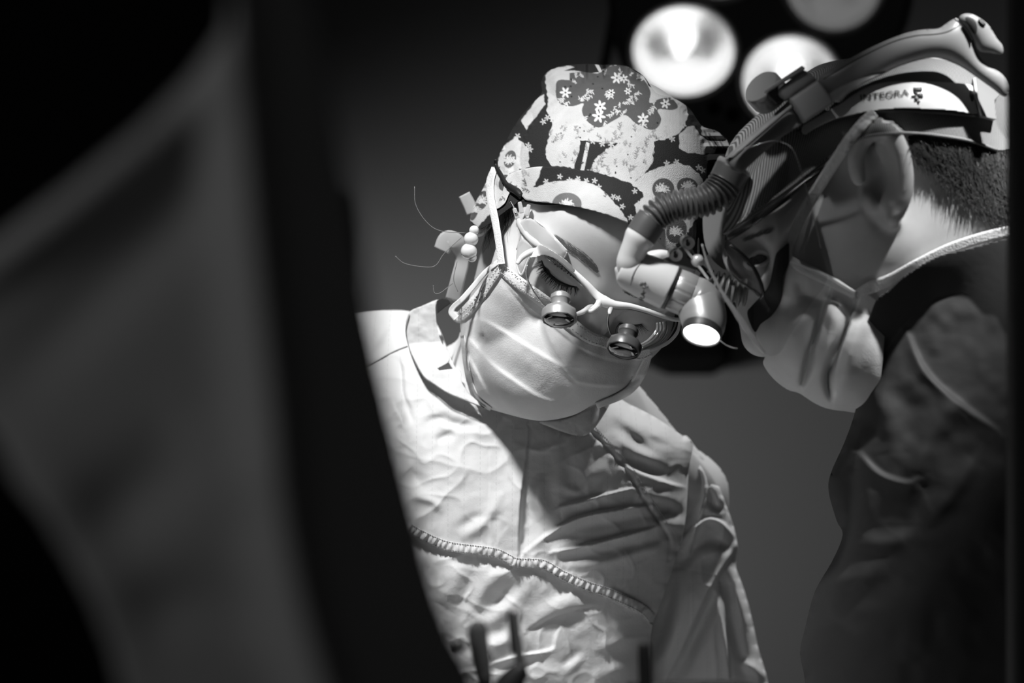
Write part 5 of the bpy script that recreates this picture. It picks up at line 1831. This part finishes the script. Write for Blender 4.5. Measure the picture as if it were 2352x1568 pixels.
strip('lower_tie', [(1964, 678), (2000, 660), (2050, 640), (2110, 606), (2180, 572), (2260, 545), (2330, 528)], [9, 14, 14, 13, 13, 13, 12], lambda x, y: np.minimum(MHEAD(x, y), 1.52), .004, .001, BAND, mmask)
strip('upper_rim', [(1815, 600), (1830, 603), (1880, 625), (1920, 645), (1964, 672)], [4, 4, 4, 4, 4], mmf, .0035, .0015, mat('mask_binding', .95, rough=.6, transl=.2), mmask, bulge=.001)
Z3 = lambda p: [(1600 + x / 3.266, 380 + y / 3.266) for x, y in p]
FOAM = cr(Z3([(690, 580), (640, 620), (595, 665), (570, 780), (545, 890), (500, 960), (415, 1050), (380, 1100), (400, 1180), (440, 1250), (480, 1190), (560, 1130), (610, 1060), (640, 980), (645, 850), (690, 740), (695, 640)]), 4, closed=True)
sheet('foam_strip', FOAM, lambda x, y: np.minimum(np.minimum(MHEAD(x, y), mmf(x, y)), 1.545) - .005, lambda x, y: np.minimum(np.minimum(MHEAD(x, y), mmf(x, y)), 1.545) - .001, 3, mat('foam_black', .018, rough=.9), mmask, label='black foam strip along the upper mask edge')

# ------------------------------------------------------------------ man's gown
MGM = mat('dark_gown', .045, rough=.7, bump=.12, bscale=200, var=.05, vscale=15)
MG = cr([(2012, 690), (1990, 760), (1980, 830), (1974, 900), (1960, 960), (1938, 1020), (1908, 1088), (1904, 1130), (1922, 1195), (1936, 1228), (1912, 1288), (1872, 1358), (1850, 1440), (1838, 1500), (1850, 1570), (1850, 1700), (2520, 1700),
         (2520, 560), (2400, 530), (2310, 548), (2220, 572), (2150, 590), (2080, 632), (2040, 668)], 4, closed=True)
MG_SIL = np.array([(2012, 560), (1990, 760), (1980, 830), (1974, 900), (1960, 960), (1938, 1020), (1908, 1088), (1904, 1130), (1922, 1195), (1936, 1228), (1912, 1288), (1872, 1358), (1850, 1440), (1838, 1500), (1850, 1570), (1850, 1700), (2520, 1700),
                   (2520, 330), (2400, 330), (2220, 380), (2100, 450)], float)
mg_u = inflate(MG_SIL, 10)
mg_folds = [('r', 22, 12, [(2100, 660), (2060, 760), (2020, 860), (1985, 960)]), ('r', 22, -10, [(2060, 720), (2020, 820), (1990, 920)]),
            ('s', 20, 12, [(2080, 760), (2120, 850), (2190, 920), (2290, 990)]),
            ('r', 22, 12, [(2200, 935), (2150, 980), (2110, 1060), (2100, 1110)]), ('s', 18, 12, [(1970, 1040), (2020, 1090), (2080, 1110), (2110, 1100)]),
            ('r', 20, -12, [(1940, 1090), (1960, 1150), (1950, 1220)]), ('r', 20, 9, [(1990, 1120), (1980, 1180), (1960, 1230)]),
            ('r', 16, 9, [(2240, 1060), (2190, 1130), (2130, 1200)]), ('r', 16, 7, [(1950, 1240), (2020, 1250), (2080, 1235)]), ('r', 20, -8, [(2140, 1100), (2100, 1180), (2060, 1230)]),
            ('r', 24, 9, [(1990, 880), (2040, 960), (2050, 1040)]), ('r', 20, 8, [(1890, 1340), (1960, 1330), (2040, 1300)])]


def mg_front(x, y):
    h = np.sqrt(np.maximum(mg_u(x, y), 0))
    d = 1.585 - 330 * np.tanh(h / 330) * .95 * 1.5 / F - (folds(x, y, [(k, w * 1.3, a * .42, p) for k, w, a, p in mg_folds]) + 3 * noise2(x, y, 110, 17)) / 1000 * np.clip(h / 50, .05, 1)
    return np.where(y < 1000, np.minimum(d, MHEAD(x, y) - .007), d)


MGOWN = empty('surgical_gown', (.45, 1.6, 0), None, None)
tag(MGOWN, 'dark creased surgical gown', None, None, None, MAN)
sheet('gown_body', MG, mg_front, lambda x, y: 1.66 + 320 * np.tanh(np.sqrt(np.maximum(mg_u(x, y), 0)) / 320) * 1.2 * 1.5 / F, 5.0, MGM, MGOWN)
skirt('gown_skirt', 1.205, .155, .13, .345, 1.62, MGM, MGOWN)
# dark equipment column closing the picture at the right edge
COLM = mat('column_black', .0015, rough=.8)
EQ = empty('equipment_column', P(2400, 784, 1.15) * np.array([1, 1, 0]), 'black out of focus equipment column at the right edge', 'equipment')
EQ['kind'] = 'thing'
prism('column', [(2330, -300), (2700, -300), (2700, 2300), (2330, 2300)], 1.21, .025, COLM, EQ, bev=.006)
tube('column_post', [P(2430, 2200, 1.22), np.array([P(2430, 2200, 1.22)[0], 1.22, .01])], .02, COLM, EQ)
lathe('column_foot', [(0, .12), (.02, .11), (.03, .02)], (P(2430, 0, 1.22)[0], 1.22, 0), (0, 0, 1), COLM, EQ)

# ================================================================== headlight worn by the man
Z4 = lambda p: [(1640 + x / 3.459, 20 + y / 3.459) for x, y in p]
Z5 = lambda p: [(1380 + x / 4.3556, 500 + y / 4.3556) for x, y in p]
GREYP = mat('grey_plastic', .31, rough=.38, spec=.5)
LIGHTP = mat('light_plastic', .72, rough=.33, spec=.5)
DARKP = mat('dark_plastic', .05, rough=.4)
HS = empty('surgical_headlight', P(1900, 300, 1.55), 'grey headlight headset with curved arm, hose and round lamp', 'headlight')
SILVER = mat('steel_trim', .75, rough=.3, metal=.25)


def hsd(off):
    return lambda x, y: mcap_front(x, y) - off


def slab(name, poly, dmid, hk, m, parent=HS, step=3.0, cap=60, rnd=True, **kw):
    po = cr(poly, 4, closed=True) if rnd else np.asarray(poly, float)
    u = inflate(po, 4)
    h = lambda x, y: np.minimum(np.sqrt(np.maximum(u(x, y), 0)), cap) * hk * 1.5 / F
    return sheet(name, po, lambda x, y: dmid(x, y) - h(x, y), lambda x, y: dmid(x, y) + h(x, y) * .8 + .001, step, m, parent, **kw)[0]


# head band with its print
BANDP = cr(Z4([(700, 940), (800, 870), (1000, 755), (1150, 655), (1250, 606), (1400, 580), (1600, 575), (1850, 585), (2040, 605), (2070, 660), (2085, 760), (2090, 834), (1900, 808), (1700, 795), (1500, 790), (1300, 803),
               (1100, 840), (950, 882), (800, 952), (720, 1000)]), 4, closed=True)
bandd = lambda x, y: mcap_front(x, y) * 0 + BANDF(x, y)
Xb, Yb = gridxy((1700, 150, 2300, 440), 6)
BANDF = Field(1700, 150, 6, blur(mcap_front(Xb.ravel(), Yb.ravel()).reshape(Xb.shape) - .006, 14))
sheet('head_band', BANDP, lambda x, y: BANDF(x, y) - .002, lambda x, y: BANDF(x, y) + .0005, 3, LIGHTP, HS)
pad = [(1830, 305), (1900, 275), (1960, 262), (2020, 254), (2080, 252), (2150, 255), (2240, 264)]
ptube('band_padding', [(x, y, float(BANDF(np.array([x]), np.array([y]))[0]) + .001, 6) for x, y in pad], DARKP, HS, n=6, seg=8)


def word(txt, size, where, fld, lift, m, parent, ang, sx=1.0, name='lettering'):
    """lettering laid on a surface: text outline mapped through the pixels of the photo"""
    cu = bpy.data.curves.new('t', 'FONT'); cu.body = txt; cu.size = 1.0; cu.offset = .012
    ob = bpy.data.objects.new('t', cu); COL.objects.link(ob)
    bpy.context.view_layer.update()
    me = ob.to_mesh()
    v = np.array([q.co[:2] for q in me.vertices]); f = [list(p.vertices) for p in me.polygons]
    ob.to_mesh_clear()
    bpy.data.objects.remove(ob); bpy.data.curves.remove(cu)
    w = v[:, 0].max() - v[:, 0].min()
    v = v - v.min(0)
    u = v[:, 0] / w * sx; t = v[:, 1] * size
    c, s = math.cos(ang), math.sin(ang)
    px = where[0] + u * c + t * s; py = where[1] + u * s - t * c
    d = fld(px, py) - lift
    return link(name, P(px, py, d), f, m, parent, smooth=False)


INK = mat('ink', .06, rough=.6)
INKG = mat('ink_grey', .22, rough=.6)
word('INTEGRA', 19, (1977, 231), BANDF, .0032, INK, HS, -.115, 113)
for q in ([(2098, 201), (2118, 199), (2119, 208), (2099, 210)], [(2108, 214), (2120, 213), (2121, 222), (2109, 223)], [(2094, 219), (2106, 218), (2106, 221), (2094, 222)], [(2101, 224), (2109, 223), (2109, 229), (2102, 230)], [(2108, 230), (2113, 230), (2113, 236), (2109, 235)], [(2099, 211), (2108, 211), (2108, 214), (2103, 214)]):
    prism('emblem', q, lambda x, y: BANDF(x, y) - .0032, .0006, INKG, HS, bev=0)

# arm over the head
ARM = Z4([(830, 556), (960, 468), (1100, 382), (1250, 305), (1400, 238), (1550, 186), (1680, 163), (1780, 158), (1850, 114), (1912, 80), (1960, 95), (2010, 150), (2055, 240), (2085, 330), (2150, 430), (2290, 520), (2340, 620), (2310, 700),
          (2200, 625), (2080, 540), (1950, 455), (1800, 397), (1700, 393), (1500, 448), (1350, 515), (1200, 590), (1080, 665), (962, 742)])
armd = lambda x, y: np.minimum(ARMF(x, y) - .010, 1.500)
Xa, Ya = gridxy((1640, 20, 2360, 460), 8)
ARMF = Field(1640, 20, 8, blur(mcap_front(Xa.ravel(), Ya.ravel()).reshape(Xa.shape) - .014, 30))
arm = slab('arm', ARM, armd, .62, GREYP)
PART = Z4([(870, 560), (1100, 420), (1400, 272), (1600, 215), (1750, 203), (1860, 180), (1960, 125)])
def arm_surf(poly, hk, cap):
    u = inflate(cr(poly, 4, closed=True), 4)
    return lambda x, y: armd(x, y) - np.minimum(np.sqrt(np.maximum(u(x, y), 0)), cap) * hk * 1.5 / F


asf = arm_surf(ARM, .62, 60)
ptube('parting_line', [(x, y, float(asf(np.array([x]), np.array([y]))[0]) - .0002, 1.2) for x, y in cr(PART, 3)], DARKP, arm, n=3, seg=6)
FRONT = Z4([(600, 722), (725, 900), (560, 1010), (400, 1140), (290, 1240), (215, 1312), (140, 1275), (82, 1192), (200, 1078), (400, 903)])
slab('arm_front', FRONT, armd, .55, GREYP, rnd=False)
ptube('arm_edge', [(x, y, float(armd(np.array([x]), np.array([y]))[0]) - .008, 5) for x, y in Z4([(110, 1210), (250, 1090), (430, 935), (630, 765)])], GREYP, HS, n=6, seg=10)
prism('slide_block', Z4([(592, 718), (832, 556), (962, 742), (726, 902)]), lambda x, y: armd(x, y) - .0125, .022, mat('grey_plastic', .4), HS, bev=.002)
prism('slide_housing', Z4([(508, 640), (560, 596), (690, 492), (725, 478), (790, 530), (832, 560), (592, 722), (530, 705)]), lambda x, y: armd(x, y) - .010, .02, LIGHTP if False else GREYP, HS, bev=.003)
prism('slide_plate', Z4([(408, 640), (700, 449), (728, 470), (722, 482), (424, 664)]), lambda x, y: armd(x, y) - .012, .012, GREYP, HS, bev=.0006)
prism('inner_gap', Z4([(420, 664), (520, 600), (505, 650), (560, 730), (500, 760), (440, 700)]), lambda x, y: armd(x, y) - .004, .010, DARKP, HS, bev=.001)
kc = P(1763, 216, 1.515)
kp = []
for k in range(48):
    kp.append(1 + .05 * (k % 4 < 2))
kn = lathe('adjusting_knob', [(-.005, .0118), (-.003, .0128), (.006, .0128), (.008, .0115)], kc, (-.62, -.55, .55), mat('knob_clear', .32, rough=.12, spec=.8), HS, seg=48)
ptube('arm_rear_ring', [(x, y, float(asf(np.array([x]), np.array([y]))[0]) - .001, 3) for x, y in Z4([(1915, 82), (1965, 115), (2015, 180), (2052, 245)])], SILVER, HS, n=6, seg=8)
HUB = Z4([(1945, 72), (1970, 47), (2010, 38), (2060, 46), (2130, 85), (2190, 142), (2250, 240), (2292, 292), (2290, 360), (2200, 350), (2105, 335), (2062, 242), (2000, 142), (1956, 95)])
slab('rear_hub', HUB, lambda x, y: armd(x, y) - .004, .5, GREYP)
hsf = arm_surf(HUB, .5, 60)
slab('hub_opening', Z4([(1995, 72), (2035, 66), (2075, 95), (2092, 150), (2080, 200), (2050, 185), (2020, 130)]), lambda x, y: hsf(x, y) - .006, .05, DARKP, step=2)
slab('hub_slot', Z4([(2102, 82), (2125, 85), (2158, 118), (2150, 130), (2122, 112)]), lambda x, y: hsf(x, y) - .0055, .05, DARKP, step=2)
prism('band_buckle', Z4([(2066, 546), (2102, 540), (2190, 580), (2200, 600), (2262, 645), (2275, 685), (2232, 730), (2246, 885), (2190, 872), (2122, 852), (2086, 700)]), lambda x, y: BANDF(x, y) - .007, .012, GREYP, HS, bev=.0015)
ptube('buckle_edge', [(x, y, float(BANDF(np.array([x]), np.array([y]))[0]) - .0075, 3) for x, y in Z4([(2068, 556), (2088, 700), (2124, 848)])], LIGHTP, HS, n=4, seg=8)
prism('band_loop', Z4([(2036, 640), (2062, 655), (2070, 720), (2052, 740), (2036, 690)]), lambda x, y: BANDF(x, y) - .004, .006, DARKP, HS, bev=.0006)

# corrugated hose to the lamp
def hose(name, pix, m, rings, amp, cuff0=.12, cuff1=.85, seg=28, parent=HS):
    c = cr(pix, 40)
    pts = P(c[:, 0], c[:, 1], c[:, 2])
    L_ = np.concatenate([[0], np.cumsum(np.linalg.norm(np.diff(pts, axis=0), axis=1))]); t = L_ / L_[-1]
    tt = np.linspace(0, 1, rings * 10)
    pts = np.stack([np.interp(tt, t, pts[:, k]) for k in range(3)], 1)
    r = np.interp(tt, t, c[:, 3] * c[:, 2] / F)
    wav = np.where((tt > cuff0) & (tt < cuff1), np.cos((tt - cuff0) / (cuff1 - cuff0) * rings * 2 * np.pi), .6)
    wav = np.sign(wav) * np.abs(wav) ** .7
    return tube(name, pts, r + amp * wav, m, parent, seg=seg)


HOSEM = mat('hose_rubber', .10, rough=.38, spec=.5)
hose('corrugated_hose', [(1683, 388, 1.528, 38), (1664, 424, 1.528, 37), (1638, 452, 1.526, 34), (1598, 466, 1.524, 32), (1556, 472, 1.522, 32), (1520, 486, 1.521, 33), (1495, 508, 1.52, 33), (1472, 542, 1.52, 33)], HOSEM, 17, .0015)
ptube('hose_collar', [(1688, 379, 1.528, 41), (1685, 384, 1.528, 42), (1682, 389, 1.528, 41)], GREYP, HS, n=4, seg=28)
ptube('elbow', [(1475, 536, 1.52, 35), (1469, 547, 1.52, 36), (1461, 562, 1.521, 32), (1453, 582, 1.523, 31), (1449, 600, 1.525, 33), (1450, 612, 1.528, 34)], LIGHTP, HS, n=8, seg=32)
BARREL = ptube('barrel', [(1424, 606, 1.531, 8), (1426, 608, 1.531, 24), (1434, 612, 1.531, 38), (1450, 620, 1.530, 47), (1480, 634, 1.530, 51), (1510, 647, 1.530, 53), (1538, 660, 1.530, 54)], LIGHTP, HS, n=8, seg=40)
ptube('barrel_gap', [(1532, 657, 1.530, 51), (1546, 663, 1.530, 51)], DARKP, HS, n=4, seg=32)
# knurled focusing ring
def ring():
    a, b = P(1541, 661, 1.530), P(1588, 681, 1.530)
    axis = b - a; L_ = np.linalg.norm(axis)
    s = 1.53 / F
    V, f = lathe_data([(0, 45 * s), (.0006, 49.5 * s), (L_ * .45, 51 * s), (L_ * .92, 50 * s), (L_, 47 * s)], a, axis, 96)
    o = link('focus_ring', V, f, mat('ring_satin', .42, rough=.38, metal=.3), HS)
    for i in range(1, 4):
        for j in range(96):
            if j % 8 == 0:
                k = i * 96 + j
                v = o.data.vertices[k]
                ctr = a + axis / L_ * np.dot(np.array(v.co) - a, axis / L_)
                v.co = Vector(ctr + (np.array(v.co) - ctr) * .955)
    return o


ring()
ptube('lamp_head', [(1586, 680, 1.530, 46), (1589, 681, 1.530, 49), (1598, 687, 1.530, 52), (1608, 702, 1.529, 54), (1615, 726, 1.5245, 54), (1616, 747, 1.5200, 50), (1613, 763, 1.5168, 45)], mat('ring_satin', .62), HS, n=8, seg=44)
# glowing front lens
lensc = P(1611.5, 766, 1.5162)
lax = P(1611, 764, 1.5165) - P(1616.5, 740, 1.5210)
lathe('lens_bezel', [(-.004, .0128), (.0, .0129), (.0014, .0126), (.0014, .0116), (-.001, .0115)], lensc, lax, DARKP, HS)
lathe('lamp_lens', [(-.001, .0115), (.0004, .0113), (.0011, .008), (.0014, .0002)], lensc, lax, mat('lamp_lens_glow', .95, rough=.1, emit=3.2), HS)
# print on the barrel
bs = raydepth(bvh_of(BARREL), (1400, 560, 1580, 740), 3)
_ = lambda x, y: 1.530 - np.sqrt(np.maximum(50 ** 2 - ((np.asarray(y, float) - 640 - (np.asarray(x, float) - 1490) * .42) * .92) ** 2, 1)) * 1.53 / F
word('RA', 15, (1478, 691), bs, .0006, INK, HS, -1.28, 20)
for q in ([(1469, 646), (1476, 645), (1476, 656), (1469, 657)], [(1478, 645), (1484, 647), (1483, 653), (1478, 652)], [(1484, 654), (1490, 656), (1489, 661), (1483, 659)], [(1477, 657), (1483, 658), (1482, 663), (1476, 662)], [(1476, 665), (1479, 666), (1479, 671), (1476, 670)]):
    prism('emblem', q, lambda x, y: bs(x, y) - .0007, .0004, INKG, HS, bev=0)
ptube('barrel_joint_line', [(x, y, float(bs(x, y)) - .0003, 1.0) for x, y in ((1476, 600), (1462, 615), (1452, 635), (1448, 655))], GREYP, HS, n=6, seg=6)
# mount behind the lamp: stub, bracket, thumb screws
ptube('mount_stub', [(1490, 594, 1.548, 16), (1505, 590, 1.548, 16), (1522, 588, 1.548, 15), (1540, 590, 1.548, 12)], LIGHTP, HS, n=6, seg=20)
prism('mount_bracket', [(1508, 600), (1540, 588), (1560, 568), (1578, 556), (1590, 570), (1606, 602), (1600, 622), (1575, 612), (1545, 604)], 1.540, .010, GREYP, HS, bev=.001)
def screw(x, y, d, r):
    o = lathe('thumb_screw', [(.006, r * .9), (0, r), (-.004, r), (-.005, r * .92)], P(x, y, d), (-.12, 1, .25), SILVER, HS, seg=32)
    lathe('screw_slot', [(0, r * .34), (-.0004, r * .30)], P(x, y, d - .0052) + np.array([0.0006, 0, -.0012]), (-.12, 1, .25), DARKP, o, seg=16)
    prism('screw_slot', [(x - 2.5, y - 11), (x + 2, y - 11), (x + 3, y + 2), (x - 2, y + 2)], d - .0056, .0005, DARKP, o, bev=0)


screw(1578, 556, 1.532, .0042)
screw(1550, 583, 1.530, .0042)
ball('ball_joint', P(1602, 598, 1.53), .0042, SILVER, HS, seg=24)
ptube('link_rod', [(1570, 566, 1.528, 3), (1600, 605, 1.528, 3.5), (1630, 645, 1.528, 3)], SILVER, HS, n=6, seg=8)
for k, (x, y) in enumerate(((1592, 590), (1612, 618), (1620, 632))):
    ptube('link_block', [(x - 10, y - 6, 1.538, 8), (x, y, 1.538, 9), (x + 9, y + 8, 1.538, 8)], DARKP, HS, n=4, seg=10)
hose('cable_sleeve', [(1622, 650, 1.545, 28), (1650, 660, 1.545, 31), (1680, 668, 1.545, 30), (1716, 672, 1.545, 27)], mat('sleeve_grey', .22, rough=.3), 8, .0016, -.1, 1.1)
ptube('stray_wire', [(1654, 782, 1.51, .8), (1668, 792, 1.51, .8), (1682, 798, 1.51, .8), (1694, 800, 1.51, .8)], SILVER, HS, n=6, seg=5)

# ------------------------------------------------------------------ man's safety glasses and clear visor
FG = empty('safety_glasses', P(1710, 600, 1.53), 'dark rimmed safety glasses on the man below his cap', 'glasses')
RIMB = mat('rim_black', .02, rough=.25, spec=.6)
loop = [(1664, 540, 1.535, 3), (1661, 565, 1.535, 3), (1664, 595, 1.533, 3.5), (1674, 618, 1.532, 3.5), (1692, 640, 1.530, 3.5), (1718, 658, 1.528, 3), (1740, 672, 1.526, 3), (1752, 684, 1.524, 3.5)]
ptube('front_rim', loop, mat('rim_grey', .35, rough=.3), FG, n=6, seg=10)
ptube('near_rim', [(1676, 562, 1.523, 4), (1700, 580, 1.520, 4.5), (1725, 605, 1.518, 4.5), (1744, 640, 1.518, 4.5), (1753, 672, 1.520, 4), (1748, 686, 1.523, 3)], RIMB, FG, n=6, seg=10)
LENSM = cr([(1668, 552), (1690, 566), (1718, 592), (1738, 622), (1750, 668), (1744, 682), (1720, 664), (1690, 640), (1672, 612), (1665, 580)], 4, closed=True)
sheet('lens', LENSM, lambda x, y: 1.524 + 0 * x, lambda x, y: 1.5255 + 0 * x, 4, clear_mat('lens_smoked', .75, .12, .06), FG)
strip('temple_arm', [(1664, 546), (1700, 527), (1745, 497), (1790, 464), (1830, 432), (1868, 404), (1910, 376)], [10, 10, 9, 8, 7, 6, 5], lambda x, y: np.minimum(np.minimum(MHEAD(x, y), mcap_front(x, y)), 1.548), .004, .003, RIMB, FG, bulge=.0015)
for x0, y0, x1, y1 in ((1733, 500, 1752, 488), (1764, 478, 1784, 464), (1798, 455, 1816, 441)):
    ptube('temple_glint', [(x0, y0, 1.516, 2.5), ((x0 + x1) / 2, (y0 + y1) / 2, 1.5155, 3), (x1, y1, 1.515, 2.5)], mat('glint_grey', .25, rough=.3), FG, n=4, seg=6)  # pale bars put on the black temple arm as its highlights
ptube('ridge_trim', [(1670, 590, 1.529, 5), (1677, 612, 1.528, 6), (1690, 628, 1.527, 6), (1705, 642, 1.526, 5)], mat('trim_white', .7, rough=.4), FG, n=8, seg=8)

VIS = clear_mat('visor_clear', .97, .012, .04)
VZ = empty('face_visor', P(1700, 600, 1.50), 'clear plastic visor bent around the face of the man', 'visor')
VP = cr([(1640, 372), (1700, 345), (1760, 326), (1795, 326), (1822, 345), (1842, 400), (1862, 470), (1885, 570), (1900, 640), (1860, 700), (1820, 760), (1790, 810), (1756, 812), (1720, 765), (1680, 705), (1645, 650), (1618, 590), (1602, 520), (1612, 440)], 4, closed=True)
vis_f = lambda x, y: 1.497 + .0000007 * np.maximum(1760 - x, 0) ** 2 + .0000006 * np.maximum(x - 1760, 0) ** 2 - .012
visf = vis_f
sheet('visor_sheet', VP, lambda x, y: visf(x, y), lambda x, y: visf(x, y) + .0006, 6, VIS, VZ)
VE = clear_mat('visor_edge', .6, .35, .12, haze=.35)
ve = [(1612, 560), (1628, 612), (1655, 665), (1690, 718), (1725, 770), (1756, 810)]
ptube('visor_edge', [(x, y, float(visf(np.array([x]), np.array([y]))[0]) - .0005, r) for (x, y), r in zip(ve, (2, 3, 4, 6, 6, 3))], VE, VZ, n=8, seg=10, flat=.4)
ptube('visor_edge', [(x, y, float(visf(np.array([x]), np.array([y]))[0]), 1.0) for x, y in ((1700, 345), (1760, 326), (1795, 326), (1822, 345), (1842, 400), (1862, 470), (1885, 570))], VE, VZ, n=6, seg=6)
# grey foam brow piece of the visor
BROWP = cr([(1655, 392), (1690, 370), (1720, 400), (1705, 430), (1690, 470), (1675, 510), (1664, 545), (1660, 590), (1668, 620), (1640, 600), (1622, 570), (1614, 520), (1620, 460)], 4, closed=True)
sheet('visor_brow_pad', BROWP, lambda x, y: 1.545 + .00012 * np.abs(x - 1680), lambda x, y: 1.562 + 0 * x, 4, mat('pad_grey', .28, rough=.45), VZ)
